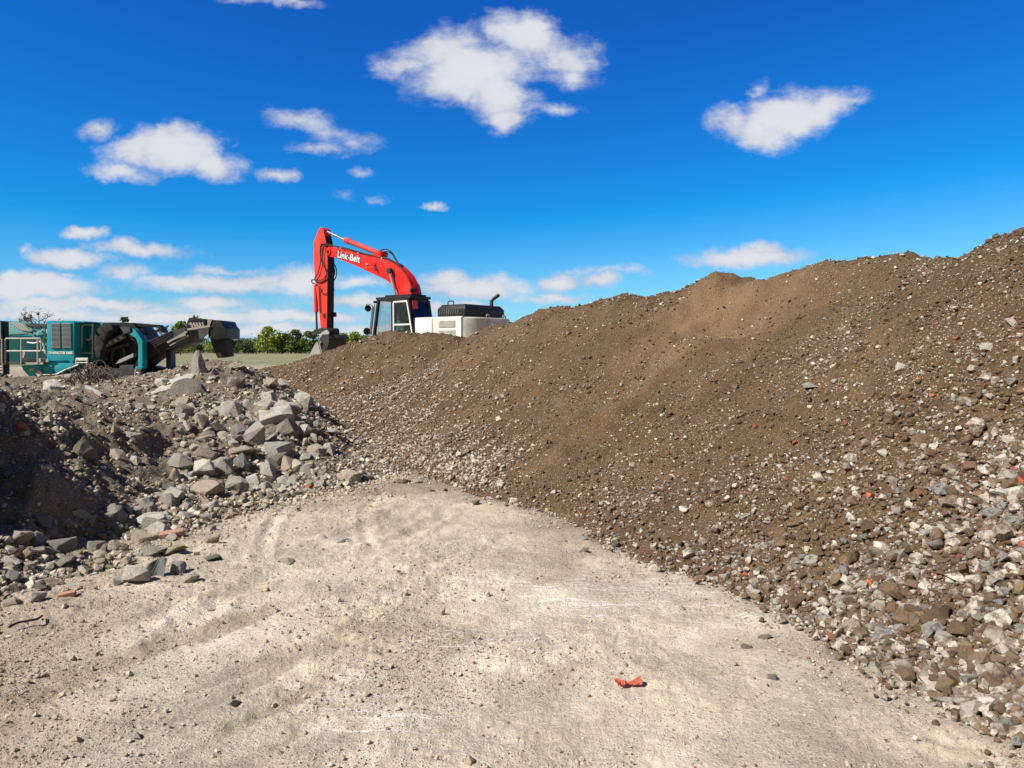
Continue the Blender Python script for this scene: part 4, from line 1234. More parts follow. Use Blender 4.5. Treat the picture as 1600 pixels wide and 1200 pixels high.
bc = MB().cyl(xq(112, 512, CY), xq(117, 705, CY), .088, n=14).cyl(xq(117, 690, CY), xq(117.5, 715, CY), .1, n=14).build('bucket_cylinder', M['faded_red'], ex)
MB().cyl(xq(117, 705, CY), xq(122, 852, CY), .045, n=10).build('rod', M['dark_steel'], bc)
# linkage
mb = MB()
for yy in (AY + .05, AY - AW - .05):
    mb.prism([xq(x, y, yy) for x, y in ((84, 868), (120, 846), (176, 832), (205, 842), (212, 872), (176, 872), (120, 884), (92, 894))], (0, -.05 if yy < 0 else .05, 0))
p = xq(122, 862, AY); mb.cyl((p.x, AY + .1, p.z), (p.x, AY - AW - .1, p.z), .09, n=12)
p = xq(205, 865, AY); mb.cyl((p.x, AY + .12, p.z), (p.x, AY - AW - .12, p.z), .17, n=16)
mb.build('bucket_linkage', M['dark_steel'], ex, .01)
# bucket
bw = 1.15; b0 = .42
side = [(128, 942), (112, 962), (95, 992), (66, 1060), (88, 1078), (172, 1062), (150, 1000), (136, 950)]
bk = MB()
# shell: back sheet following the outline, closed by two side plates
outl = [xq(x, y, b0) for x, y in side]
bk.prism(outl, (0, .05, 0)); bk.prism([p + Vector((0, -bw, 0)) for p in outl], (0, -.05, 0))
curve = [xq(x, y, b0) for x, y in ((172, 1062), (160, 1030), (148, 995), (138, 955), (150, 935))]
for a, b_ in zip(curve[:-1], curve[1:]):
    n_ = (b_ - a).cross(Vector((0, 1, 0))).normalized() * .04
    bk.prism([a, b_, b_ + n_, a + n_], (0, -bw, 0))
curve = [xq(x, y, b0) for x, y in ((66, 1060), (95, 992), (128, 942))]
for a, b_ in zip(curve[:-1], curve[1:]):
    n_ = (b_ - a).cross(Vector((0, 1, 0))).normalized() * .04
    bk.prism([a, b_, b_ + n_, a + n_], (0, -bw, 0))
bucket = bk.build('bucket', M['bucketm'] if 'bucketm' in M else M['steel'], ex)
mb = MB()
mb.prism([xq(x, y, b0 - .1) for x, y in ((134, 962), (140, 915), (165, 884), (196, 884), (214, 910), (208, 960), (176, 1058))], (0, -bw + .2, 0))
mb.build('bucket_back', M['dark_steel'], bucket, .03)
mb = MB()
for yy in (AY + .14, AY - AW - .22):
    mb.prism([xq(x, y, yy) for x, y in ((140, 952), (150, 900), (168, 868), (205, 850), (222, 870), (206, 925), (188, 962), (170, 985))], (0, .07, 0))
mb.build('bucket_ear', M['steel'], bucket, .01)
mb = MB()
for k in range(5):
    p = outl[3] + Vector((0, -bw * k / 4, 0)); q = p + (outl[3] - outl[2]).normalized() * .22
    mb.beam(p, q, .09, .07)
mb.build('bucket_tooth', M['steel'], bucket, .01)

# cab
CL, CR = 1.34, .36
def cq(x, y): return xq(x, y, CL)
fb = cq(556, 900); ft = cq(590, 622); mbm = cq(697, 900); mt = cq(694, 622); rb = cq(858, 900); rt = cq(822, 622)
Zc = cq(700, 618).z
def pillar(mb, p, q, w=.09, t=.09): mb.beam(p, q, t, w, up=(0, 1, 0))
mb = MB()
for yy in (CL, CR):
    A = [Vector((p.x, yy, p.z)) for p in (fb, ft, mt, mbm, rb, rt)]
    pillar(mb, A[0], A[1], .11); pillar(mb, A[3], A[2], .08); pillar(mb, A[4], A[5], .16)
    pillar(mb, A[1], A[5], .12)
    pillar(mb, A[0], A[4], .12)
for p in (fb, ft, rb, rt):
    mb.beam((p.x, CL, p.z), (p.x, CR, p.z), .09, .1)
pm = (rb * .45 + rt * .55)
mb.span((rb.x - .05, CR, rb.z - .3), (rb.x + .06, CL, 2.18))
cab = mb.build('cab', M['black'], ex, .015)
mb = MB().span((rt.x - .12, CR - .05, Zc), (ft.x + .10, CL + .06, Zc + .10)).span((rt.x, CR + .08, Zc + .10), (ft.x - .25, CL - .07, Zc + .17))
mb.build('roof', M['black'], cab, .04)
MB().span((rb.x, CR, 1.2), (fb.x, CL, 1.24)).build('cab_floor', M['black'], cab)
# panes
ti = .012
MB().prism([(fb.x, CL - .02, fb.z), (ft.x, CL - .02, ft.z), (mt.x, CL - .02, mt.z), (mbm.x, CL - .02, mbm.z)], (0, -ti, 0)).build('side_window', M['glass'], cab)
MB().prism([(fb.x, CR + .02, fb.z), (ft.x, CR + .02, ft.z), (mt.x, CR + .02, mt.z), (mbm.x, CR + .02, mbm.z)], (0, ti, 0)).build('far_side_window', M['glass'], cab)
MB().prism([(mbm.x, CR + .02, mbm.z), (mt.x, CR + .02, mt.z), (rt.x, CR + .02, rt.z), (rb.x, CR + .02, rb.z)], (0, ti, 0)).build('far_rear_window', M['teal_glass'], cab)
MB().prism([(fb.x - .01, CL - .05, fb.z), (ft.x - .01, CL - .05, ft.z), (ft.x - .01, CR + .05, ft.z), (fb.x - .01, CR + .05, fb.z)], (ti, 0, 0)).build('windscreen', M['glass'], cab)
MB().prism([(rb.x + .02, CL - .05, 2.15), (rt.x + .01, CL - .05, rt.z), (rt.x + .01, CR + .05, rt.z), (rb.x + .02, CR + .05, 2.15)], (ti, 0, 0)).build('rear_window', M['dark_glass'], cab)
# white door
D = [xq(x, y, CL + .05) for x, y in ((704, 640), (806, 632), (846, 875), (706, 875))]
mb = MB()
for a, b_ in zip(D, D[1:] + D[:1]): mb.beam(a, b_, .06, .065, up=(0, 1, 0))
a = xq(706, 812, CL + .05); b_ = xq(836, 808, CL + .05); mb.beam(a, b_, .06, .075, up=(0, 1, 0))
door = mb.build('door', M['white'], cab, .012)
MB().prism([D[0] + Vector((0, -.02, 0)), D[1] + Vector((0, -.02, 0)), D[2] + Vector((0, -.02, 0)), D[3] + Vector((0, -.02, 0))], (0, ti, 0)).build('door_window', M['teal_glass'], door)
MB().beam(xq(720, 765, CL + .1), xq(800, 790, CL + .1), .03, .03).build('handle', M['black'], door)
MB().beam(xq(556, 655, CL + .06), xq(531, 890, CL + .06), .05, .06, up=(0, 1, 0)).build('front_trim', M['white'], cab, .01)
# inside
mb = MB().box((.35, .85, 1.55), (.5, .5, .16)).box((.12, .85, 1.95), (.14, .48, .75), Euler((0, -.15, 0))).box((.1, .85, 2.42), (.1, .26, .2), Euler((0, -.15, 0)))
mb.build('seat', M['seat'], cab, .05)
mb = MB().box((.6, 1.12, 1.65), (.5, .12, .25)).box((.6, .6, 1.65), (.5, .12, .25)).cyl((.78, 1.12, 1.75), (.82, 1.12, 2.0), .02).cyl((1.2, .85, 1.2), (1.12, .85, 1.75), .02).box((1.2, .85, 1.3), (.25, .3, .08))
mb.build('console', M['black'], cab, .01)
MB().box((rb.x + .12, 1.16, 2.68), (.02, .26, .30)).build('red_sheet', M['redsign'], cab)
# mirrors, rails
mb = MB()
mb.tube(spline([xq(*q, CL + .12) for q in ((560, 690), (546, 672), (520, 656), (498, 660), (492, 680), (497, 700))], 4), .014)
mb.tube([xq(*q, CL + .12) for q in ((544, 672), (532, 780), (520, 885))], .016)
br = mb.build('mirror_bracket', M['black'], cab)
p = xq(507, 688, CL + .12); MB().cyl(p + Vector((-.04, .02, 0)), p + Vector((.05, -.02, 0)), .13, .10, n=16).build('mirror', M['black'], br)
p = xq(500, 862, CL + .1); MB().cyl(p + Vector((-.04, .03, 0)), p + Vector((.05, -.03, 0)), .14, .11, n=18).build('mirror', M['black'], br)
p = xq(562, 640, CL); MB().box(p, (.1, .1, .09)).build('work_light', M['black'], cab, .02)
MB().tube(spline([xq(*q, CR) for q in ((940, 690), (958, 705), (972, 745), (975, 790))], 5), .022).build('hose', M['rubber'], cab)
p = xq(787, 606, CL); MB().box(p, (.14, .1, .07)).build('roof_lamp', M['rail'], cab, .01)
# ------------------------------------------------------------------ mobile crusher
CO = Vector((-17.0, 33.0, .3))
cr = empty('crushing_machine', CO)
tag(cr, 'teal tracked rock crusher with raised black conveyor behind the left rubble heap', 'crusher')
YF = 32.0
def cq2(zx, zy, y=YF): return P(zx / 4.444, 470 + zy / 4.444, y)
def CM(): return MB(CO)
def plate(pts, y, th, name, mat, parent=None, bevel=.0):
    return CM().prism([cq2(a, b, y) for a, b in pts], (0, th, 0)).build(name, mat, parent or cr, bevel)

# engine housing with louvres and its name
hs = plate([(325, 138), (515, 138), (515, 388), (508, 430), (338, 430), (325, 390)], YF, 2.6, 'engine_housing', M['teal'], None, .03)
plate([(350, 150), (502, 150), (502, 335), (350, 335)], YF - .012, .02, 'louvre_frame', M['teal'], hs)
for x0, x1 in ((357, 423), (432, 496)):
    mb = CM()
    a = cq2(x0, 155, YF - .02); b = cq2(x1, 330, YF - .02)
    mb.span((a.x, YF - .02, b.z), (b.x, YF - .014, a.z))
    lv = mb.build('louvre', M['dark_steel'], hs)
    mb = CM()
    n = 20
    for k in range(n):
        z = b.z + (a.z - b.z) * (k + .5) / n
        mb.box(((a.x + b.x) / 2, YF - .035, z), (b.x - a.x, .05, (a.z - b.z) / n * .5), Euler((R(35), 0, 0)))
    mb.build('louvre_slats', M['slat'], lv)
p0 = cq2(336, 369, YF - .012); p1 = cq2(506, 369, YF - .012)
tx = text_obj('lettering', 'TRAKPACTOR 320SR', .135, M['letter_white'], hs, frame_mtx(p0 - CO, (1, 0, 0), (0, 0, 1)), .004, .006)
w = max(v.co.x for v in tx.data.vertices) - min(v.co.x for v in tx.data.vertices)
k = (p1.x - p0.x) / w; x0 = (p0 - CO).x
for v in tx.data.vertices: v.co.x = x0 + (v.co.x - x0) * k
plate([(520, 140), (585, 142), (585, 150), (520, 148)], YF + .01, 2.5, 'roof_edge', M['teal'], hs)
# base boxes
bx = plate([(300, 432), (470, 432), (512, 444), (395, 508), (300, 516)], YF - .25, 1.6, 'tool_box', M['teal'], None, .02)
CM().tube([cq2(300, 514, YF - .27), cq2(395, 510, YF - .27), cq2(450, 482, YF - .27), cq2(545, 444, YF - .27)], .035).build('edge_rail', M['rail'], bx)
bx2 = plate([(148, 447), (298, 443), (298, 518), (208, 532), (160, 480)], YF - .2, 1.5, 'base_box', M['teal'], None, .02)
plate([(205, 472), (230, 470), (230, 490), (205, 490)], YF - .215, .012, 'sticker', M['yellow'], bx2)
p = cq2(270, 503, YF - .3); CM().cyl(p, p + Vector((0, .12, 0)), .12, n=18).build('end_cap', M['pink'], bx2)
# feed hopper
hp = CM()
tl = cq2(10, 232, YF + .55); tr_ = cq2(300, 248, YF + .55); bl = cq2(20, 440, YF + 2.2); brr = cq2(292, 440, YF + 2.2)
hp.prism([tl, tr_, brr, bl], (0, .1, .05))
hp = hp.build('hopper', M['teal'], cr)
plate([(33, 143), (205, 152), (245, 250), (192, 226), (120, 232), (70, 232), (40, 200)], YF + .55, .14, 'hopper_side', M['pale_teal'], hp, .01)
plate([(60, 148), (150, 152), (215, 215), (150, 205)], YF + .51, .03, 'hopper_patch', M['rail'], hp)
plate([(0, 138), (60, 142), (130, 146), (130, 158), (0, 156)], YF + .6, .3, 'hopper_edge', M['dark_steel'], hp)
plate([(0, 150), (60, 160), (70, 200), (40, 230), (0, 240)], YF + .62, .25, 'hopper_end', M['dark_steel'], hp, .02)
plate([(175, 155), (260, 158), (322, 178), (322, 190), (240, 185), (175, 168)], YF + .5, .8, 'feed_chute', M['dark_grey'], hp, .01)
mb = CM()
mb.prism([cq2(a, b, YF + .55) for a, b in ((216, 215), (236, 190), (272, 168), (292, 172), (290, 186), (262, 210), (240, 236), (226, 240))], (0, .12, 0))
mb.prism([cq2(a, b, YF + .5) for a, b in ((226, 232), (268, 206), (296, 194), (312, 206), (310, 224), (292, 236), (262, 240), (246, 256), (230, 252))], (0, .12, 0))
mb.build('folding_bracket', M['pale_teal'], hp, .01)
mb = CM()
for a, b in ((240, 240), (296, 214), (234, 206), (276, 178)):
    p = cq2(a, b, YF + .48); mb.cyl(p, p + Vector((0, .05, 0)), .05, n=10)
mb.build('bracket_pin', M['dark_steel'], hp)
# conduits and pump below
mb = CM()
mb.tube(spline([cq2(*q, YF + .6) for q in ((190, 290), (240, 295), (275, 285), (300, 300), (312, 350), (300, 395))], 4), .045)
mb.tube(spline([cq2(*q, YF + .7) for q in ((185, 275), (230, 265), (265, 270), (300, 260))], 4), .04)
mb.tube(spline([cq2(*q, YF + .5) for q in ((290, 345), (312, 352), (322, 385), (305, 405))], 4), .06)
mb.build('pipe', M['rail'], cr)
mb = CM()
mb.cyl(cq2(292, 400, YF + .3), cq2(290, 440, YF + .3), .14, n=14)
mb.build('filter_canister', M['rail'], cr)
plate([(158, 350), (178, 345), (165, 395), (152, 398)], YF + .8, .1, 'link_arm', M['pink'], cr)
plate([(150, 395), (262, 400), (262, 425), (150, 420)], YF + .8, .5, 'pump_block', M['dark_steel'], cr, .03)
# walkway and railing
wk = plate([(30, 424), (300, 428), (300, 443), (30, 443)], YF - .5, .9, 'walkway', M['dark_grey'], None, .01)
plate([(180, 428), (298, 428), (298, 442), (180, 442)], YF - .515, .012, 'kick_plate', M['rail'], wk)
mb = CM(); yr = YF - .52; r = .034
mb.tube([cq2(*q, yr) for q in ((36, 440), (36, 275), (42, 262), (280, 261), (286, 270), (286, 345), (280, 349), (36, 349))], r, 8)
for x in (148, 262): mb.tube([cq2(x, 261, yr), cq2(x, 440, yr)], r, 8)
mb.build('railing', M['rail'], wk)
plate([(2, 143), (12, 143), (16, 540), (0, 540)], YF - .4, .3, 'corner_post', M['black'], None)
plate([(16, 143), (28, 143), (34, 510), (20, 510)], YF - .3, .3, 'corner_post', M['black'], None)
mb = CM()
for zy in (456, 474, 496): mb.tube([cq2(-12, zy, YF - .6), cq2(18, zy, YF - .6)], .03, 8)
mb.tube([cq2(-12, 430, YF - .6), cq2(-12, 530, YF - .6)], .03, 8); mb.tube([cq2(18, 430, YF - .6), cq2(18, 510, YF - .6)], .03, 8)
mb.tube([cq2(-14, 265, YF - .6), cq2(14, 266, YF - .6), cq2(14, 430, YF - .6)], .03, 8)
mb.build('ladder', M['rail'], cr)
# body behind the housing
body = plate([(515, 143), (716, 156), (720, 425), (515, 432)], YF + 1.1, 1.4, 'side_body', M['teal'], None, .02)
plate([(600, 148), (690, 153), (690, 162), (600, 157)], YF + 1.08, .02, 'worn_strip', M['rust'], body)
mb = CM(); yl = YF + .5
mb.tube(spline([cq2(*q, yl) for q in ((569, 325), (569, 190), (574, 172), (600, 168), (640, 168), (644, 180), (642, 400))], 4), .032, 8)
mb.tube([cq2(*q, yl) for q in ((640, 190), (640, 230), (630, 262), (622, 270), (604, 270))], .03, 8)
mb.tube([cq2(568, 362, yl), cq2(636, 362, yl)], .032, 8)
mb.build('handrail', M['rail'], cr)
mb = CM()
for zy in (402, 412, 432): mb.tube([cq2(530, zy, YF), cq2(612, zy, YF)], .04, 8)
mb.tube([cq2(530, 402, YF), cq2(528, 450, YF)], .04, 8); mb.tube([cq2(606, 402, YF), cq2(606, 460, YF)], .04, 8)
mb.build('step', M['rail'], cr)
# curved black guard
gp_ = [(652, 335), (652, 250), (672, 200), (706, 165), (745, 152), (772, 168), (784, 196), (752, 216), (728, 262), (716, 310), (700, 350), (690, 402), (668, 395)]
gd = plate(gp_, YF + .3, .8, 'belt_guard', M['rubber'], None, .03)
mb = CM()
for a, b in (((660, 225), (722, 300)), ((655, 320), (742, 222)), ((690, 180), (735, 232))):
    mb.beam(cq2(*a, YF + .18), cq2(*b, YF + .18), .03, .05, up=(0, 1, 0))
mb.build('guard_rib', M['dark_steel'], gd)
# main chassis
ch = plate([(716, 162), (920, 152), (985, 235), (1010, 330), (960, 440), (938, 560), (640, 560), (640, 420), (716, 425), (716, 330), (735, 270), (780, 200)], YF + 1.0, 1.6, 'chassis', M['black'], None, .02)
mb = CM()
mb.beam(cq2(716, 318, YF + .7), cq2(868, 240, YF + .7), .2, .14, up=(0, 1, 0))
mb.build('return_belt', M['steel2'] if 'steel2' in M else M['rust'], ch)
for k, (a, b) in enumerate(((735, 308), (765, 292), (800, 275), (840, 255))):
    p = cq2(a, b, YF + .55); CM().cyl(p, p + Vector((0, .2, 0)), .07, n=12).build('roller', M['steel'], ch)
CM().prism([cq2(a, b, YF + .5) for a, b in ((803, 438), (828, 408), (925, 364), (925, 388), (840, 428))], (0, .3, 0)).build('deflector_plate', M['rail'], ch)
plate([(828, 455), (850, 446), (926, 444), (926, 500), (905, 512), (838, 500)], YF + .5, .6, 'control_box', M['dark_grey'], ch, .02)
plate([(830, 180), (900, 182), (905, 220), (860, 230)], YF + .6, .3, 'gear_cover', M['dark_grey'], ch, .02)
mb = CM()
for a, b, c_, d_ in ((785, 345, 780, 430), (700, 330, 760, 440), (660, 430, 760, 425), (740, 350, 900, 300), (860, 330, 880, 440)):
    mb.beam(cq2(a, b, YF + .8), cq2(c_, d_, YF + .8), .12, .10, up=(0, 1, 0))
mb.build('brace', M['dark_steel'], ch)
mb = CM()
mb.prism([cq2(a, b, YF + .3) for a, b in ((600, 470), (960, 470), (985, 500), (985, 560), (955, 590), (600, 590))], (0, .6, 0))
mb.build('crawler_track', M['dark_steel'], cr, .05)
# teal leg with a steel foot
lg = plate([(918, 188), (946, 212), (968, 245), (988, 275), (988, 458), (982, 474), (938, 474), (940, 458), (960, 454), (960, 304), (942, 258), (908, 240), (904, 228), (924, 218)], YF - .1, .45, 'support_leg', M['teal'], None, .015)
mb = CM()
for a, b in (((946, 474), (930, 560)), ((960, 474), (975, 562)), ((975, 474), (948, 560)), ((950, 500), (972, 500)), ((940, 530), (974, 535))):
    mb.tube([cq2(*a, YF), cq2(*b, YF)], .04, 6)
mb.build('foot', M['steel'], lg)
# long upper beam
ub = CM()
ub.prism([cq2(a, b, YF + 1.2) for a, b in ((720, 150), (860, 150), (1095, 166), (1122, 190), (1140, 222), (1120, 222), (1100, 192), (1080, 184), (920, 180), (720, 175))], (0, .5, 0))
ub = ub.build('upper_beam', M['black'], cr, .015)
CM().tube([cq2(*q, YF + 1.6) for q in ((960, 215), (1040, 222), (1112, 205))], .05, 8).build('cross_tube', M['rail'], ub)
CM().beam(cq2(980, 188, YF + 1.3), cq2(1040, 300, YF + 1.3), .12, .12, up=(0, 1, 0)).beam(cq2(1000, 240, YF + .9), cq2(1060, 315, YF + .9), .08, .08, up=(0, 1, 0)).build('brace', M['dark_steel'], ub)
# main conveyor
cv = plate([(1000, 330), (1030, 282), (1190, 225), (1300, 175), (1335, 205), (1310, 285), (1180, 335), (1120, 345), (1010, 420), (945, 475), (940, 440), (985, 350)], YF + .3, 1.5, 'conveyor', M['black'], None, .015)
mb = CM()
pts = [(1032, 278), (1190, 207), (1286, 182), (1290, 220), (1185, 262), (1076, 326)]
mb.prism([cq2(a, b, YF + .22) for a, b in pts], (0, .07, 0))
sp = mb.build('side_panel', M['dark_grey'], cv)
mb = CM()
for k in range(4):
    f = k / 3
    mb.beam(cq2(1035 + 36 * f, 283 + 36 * f, YF + .20), cq2(1195 + 2 * f, 212 + 42 * f, YF + .20), .03, .03, up=(0, 1, 0))
mb.build('panel_rib', M['dark_steel'], sp)
mb = CM()
mb.beam(cq2(1165, 290, YF + .1), cq2(1300, 215, YF + .1), .08, .12, up=(0, 1, 0)); mb.beam(cq2(1180, 310, YF + .12), cq2(1310, 240, YF + .12), .06, .08, up=(0, 1, 0))
mb.beam(cq2(1200, 270, YF + .05), cq2(1290, 235, YF + .05), .06, .05, up=(0, 1, 0))
mb.build('hydraulic_ram', M['steel'], cv)
plate([(1292, 168), (1312, 118), (1424, 126), (1426, 150), (1330, 148), (1348, 196), (1322, 208)], YF + .1, 1.7, 'head_frame', M['black'], cv, .01)
mb = CM()
for k in range(5): mb.beam(cq2(1325 + 20 * k, 150, YF + .05), cq2(1345 + 20 * k, 200, YF + .05), .07, .07, up=(0, 1, 0))
mb.beam(cq2(1300, 200, YF + .03), cq2(1460, 175, YF + .03), .08, .08, up=(0, 1, 0)); mb.beam(cq2(1310, 160, YF + .03), cq2(1440, 190, YF + .03), .05, .05, up=(0, 1, 0))
mb.build('head_brace', M['steel'], cv)
p = cq2(1400, 180, YF + .1); CM().cyl(p, p + Vector((0, 1.6, 0)), .22, n=18).build('head_drum', M['dark_steel'], cv)
plate([(1372, 196), (1450, 192), (1446, 225), (1398, 268), (1384, 258)], YF + .0, .06, 'side_skirt', M['dark_grey'], cv)
hd = plate([(1444, 130), (1532, 136), (1546, 170), (1566, 190), (1566, 260), (1490, 270), (1446, 258)], YF + .05, 1.7, 'discharge_hood', M['black'], cv, .02)
plate([(1440, 126), (1470, 128), (1470, 134), (1446, 200), (1440, 200)], YF + .02, .05, 'hood_lip', M['steel'], hd)
plate([(1456, 262), (1560, 258), (1580, 386), (1508, 398)], YF + .5, .8, 'discharge_flap', M['rubber'], cv, .03)
plate([(985, 478), (1050, 452), (1130, 470), (1190, 462), (1300, 440), (1310, 520), (1190, 560), (985, 570)], YF + 1.6, .8, 'ground_shadow_plate', M['black'], None, .02)  # black plate standing in for the shadow on the ground under the conveyor
plate([(1152, 325), (1184, 320), (1186, 520), (1152, 520)], YF + .7, .5, 'conveyor_leg', M['black'], cv, .015)

# ------------------------------------------------------------------ heap of pulled-out steel bars in front of the machine
pt, d = hit(150, 599)
TG = Vector((P(148, 598, 19.0).x, 19.0, P(148, 602, 19.0).z))
mids = []
mb = MB(TG); r2 = random.Random(5)
for k in range(95):
    a = r2.uniform(0, math.tau)
    c0 = TG + Vector((max(-.65, min(.65, r2.gauss(0, .42))), max(-.4, min(.4, r2.gauss(0, .35))), .06 + .34 * r2.random() * (1 - .3 * r2.random())))
    c0.z = TG.z + .03 + max(0, .44 - .5 * abs(c0.x - TG.x)) * r2.random()
    L = r2.uniform(.25, .75); bend = r2.uniform(-2.6, 2.6); tilt = r2.uniform(-.35, .45)
    pts = []
    for i in range(9):
        t = i / 8 - .5
        an = a + bend * t
        pts.append(c0 + Vector((math.cos(an) * L * t, math.sin(an) * L * t * .8, tilt * L * t + .12 * math.sin(t * 5 + k))))
    mb.tube(pts, r2.uniform(.007, .012), 5); mids.append(pts[4])
for k in range(5):
    c0 = mids[k * 7]; rr_ = r2.uniform(.1, .17)
    mb.tube([c0 + Vector((rr_ * math.cos(q), .2 * rr_ * math.sin(q * 2), rr_ * math.sin(q))) for q in np.linspace(0, 5.6, 16)], .01, 5)
o = mb.build('rebar_tangle', M['rust'], None); o.location = TG
tag(o, 'tangled heap of rusty bent reinforcing bars in front of the teal machine', 'scrap metal')
def bar(p, q, w, h, name, label, cat, mat):
    a, da = hit(*p); b, db = hit(*q)
    o = MB(a).beam(a + Vector((0, 0, w * .4)), b + Vector((0, 0, w * .6)), w, h).build(name, mat, None, w * .12); o.location = a
    return tag(o, label, cat)
bar((135, 606), (160, 620), .05, .05, 'timber_stick', 'thin pale stick lying askew on the crest below the tangled bars', 'timber', M['rail'])
bar((212, 627), (268, 633), .07, .09, 'timber_beam', 'brown grey beam lying below the long pale slab on the heap', 'timber', M['rust'])
bar((55, 598), (40, 590), .05, .06, 'timber_post', 'short grey post end sticking from the far left crest', 'timber', M['rust'])
# ------------------------------------------------------------------ trees along the far side of the field
def leaf_mat(name, c1, c2):
    t = NT(name)
    oi = t.new('ShaderNodeObjectInfo')
    at = t.new('ShaderNodeAttribute', attribute_name='leaf').outputs['Fac']
    c = t.mixc(at, c1, c2)
    v = t.math('MULTIPLY_ADD', oi.outputs['Random'], .5, .75)
    cx = t.new('ShaderNodeCombineXYZ')
    for i in range(3): t.link(v, cx.inputs[i])
    c = t.mixc(1.0, c, cx.outputs[0], 'MULTIPLY')
    m = t.done(c, .7, 0, None, .2)
    return m
LEAF = {'bright': leaf_mat('bright_foliage', (.11, .16, .022), (.30, .36, .055)),
        'green': leaf_mat('green_foliage', (.06, .11, .025), (.18, .25, .055)),
        'dark': leaf_mat('dark_foliage', (.03, .06, .02), (.09, .14, .04)),
        'grey': leaf_mat('thin_grey_foliage', (.13, .13, .09), (.22, .21, .15))}
M['bark'] = paint('bark', (.10, .08, .06), dirt=(.06, .05, .04), amt=.6, rough=.95)
M['pale_bark'] = paint('pale_bark', (.20, .18, .155), dirt=(.1, .09, .07), amt=.6, rough=.95)

def tree(px, top, base, wpx, kind, label, dist=280.0, group=None, density=1.0, bare=False, lean=0.0, name='tree'):
    r = random.Random(int(px * 7 + top * 13))
    b = P(px, base, dist); t_ = P(px, top, dist)
    bz = float(floor_z(np.array([b.x]), np.array([b.y]), False)[0])
    Ht = t_.z - bz; Wt = wpx * dist / F
    root = empty(name, (b.x, b.y, bz))
    tag(root, label, 'tree', group)
    mb = MB(); mb.tube([(0, 0, -.3), (.03 * Ht * r.uniform(-1, 1), 0, Ht * .35), (lean, 0, Ht * .8)], [.022 * Ht, .017 * Ht, .005 * Ht], 7)
    tips = []
    nb = 26 if bare else 9
    for k in range(nb):
        z0 = Ht * r.uniform(.18 if not bare else .3, .72); a = r.uniform(0, math.tau)
        L = Wt * .5 * r.uniform(.55, 1.0) * (1.15 - .6 * abs(z0 / Ht - .45))
        e = Vector((math.cos(a) * L, math.sin(a) * L, z0 + L * r.uniform(.35, .9)))
        e.z = min(e.z, Ht)
        s = Vector((0, 0, z0)); mid = (s + e) / 2 + Vector((r.uniform(-.1, .1) * L, 0, -.06 * L))
        mb.tube([s, mid, e], [.009 * Ht, .006 * Ht, .003 * Ht], 5)
        tips.append(e)
        if bare:
            for q in range(5):
                f = mid.lerp(e, r.random()); g = f + Vector((r.gauss(0, .3), r.gauss(0, .3), r.uniform(.1, .5))) * L * .6
                mb.tube([f, g], [.005 * Ht, .0025 * Ht], 4)
    mb.build('trunk', M['pale_bark'] if bare else M['bark'], root)
    # crown: leaf clumps spread over an uneven volume
    cl = []
    for k in range(int((9 if not bare else 7) + Wt)):
        a = r.uniform(0, math.tau); hh = r.uniform(.16, .98)
        rad = Wt * .5 * (math.sin(math.pi * min(1, .16 + hh * .80)) ** .75)
        q = rad * math.sqrt(r.random())
        cl.append((Vector((math.cos(a) * q, math.sin(a) * q, Ht * hh)), Wt * r.uniform(.09, .22)))
    n = int((2600 if not bare else 150) * density)
    V, Fc, LV = [], [], []
    leaf = .024 * Ht + .10
    for k in range(n):
        c, rad = r.choice(cl)
        p = c + Vector((r.gauss(0, .55), r.gauss(0, .55), r.gauss(0, .5))) * rad
        if p.z < .04 * Ht or p.z > Ht * 1.02: continue
        s = leaf * r.uniform(.6, 1.5)
        n1 = Vector((r.gauss(0, 1), r.gauss(0, 1), r.gauss(.5, 1))).normalized(); u = n1.orthogonal().normalized(); v = n1.cross(u)
        i0 = len(V)
        V += [p - u * s, p + v * s * .7, p + u * s, p - v * s * .7]; Fc.append((i0, i0 + 1, i0 + 2, i0 + 3))
        LV += [r.random()] * 4
    me = bpy.data.meshes.new('crown'); me.from_pydata(V, [], Fc)
    at = me.attributes.new('leaf', 'FLOAT', 'POINT'); at.data.foreach_set('value', LV)
    me.materials.append(LEAF[kind])
    o = bpy.data.objects.new('crown', me); COL.objects.link(o); o.parent = root
    return root

TB = 553
tree(418, 511, TB, 40, 'bright', 'bright yellow green tree standing out left of the excavator arm at the field edge')
tree(462, 516, TB, 34, 'green', 'full green tree just left of the excavator bucket cylinder')
tree(484, 518, TB, 26, 'green', 'dark green tree right behind the excavator bucket')
tree(357, 523, TB, 34, 'dark', 'dark green tree beside the conveyor discharge hood', density=1.2)
tree(383, 534, TB, 30, 'dark', 'low dark bush left of the bright yellow green tree')
tree(440, 522, TB, 26, 'green', 'green tree touching the right side of the bright yellow green tree')
tree(535, 521, TB, 26, 'green', 'green tree right of the excavator arm')
tree(552, 519, TB, 24, 'bright', 'yellowish tree in the gap between the excavator arm and the cab')
tree(572, 524, TB, 26, 'green', 'green tree partly behind the excavator cab mirror')
tree(520, 524, TB, 24, 'dark', 'dark tree hidden behind the excavator bucket')
tree(62, 480, TB, 56, 'grey', 'tall bare branching tree rising behind the teal machine at left', bare=True, density=.6, dist=200)
tree(40, 488, TB, 30, 'grey', 'thin half bare tree behind the machine left of the taller bare tree', bare=True, density=1.5, dist=210)
tree(101, 494, TB, 16, 'bright', 'small leafy treetop peeping above the engine housing', dist=210, density=.6)
tree(193, 497, TB, 24, 'dark', 'dark treetop peeping above the black belt guard', dist=210, density=.7)
tree(303, 494, TB, 28, 'dark', 'dark treetop above the conveyor head', dist=210, density=.7)
tree(282, 503, TB, 24, 'green', 'sparse treetop just left of the conveyor head', dist=210, density=.6)
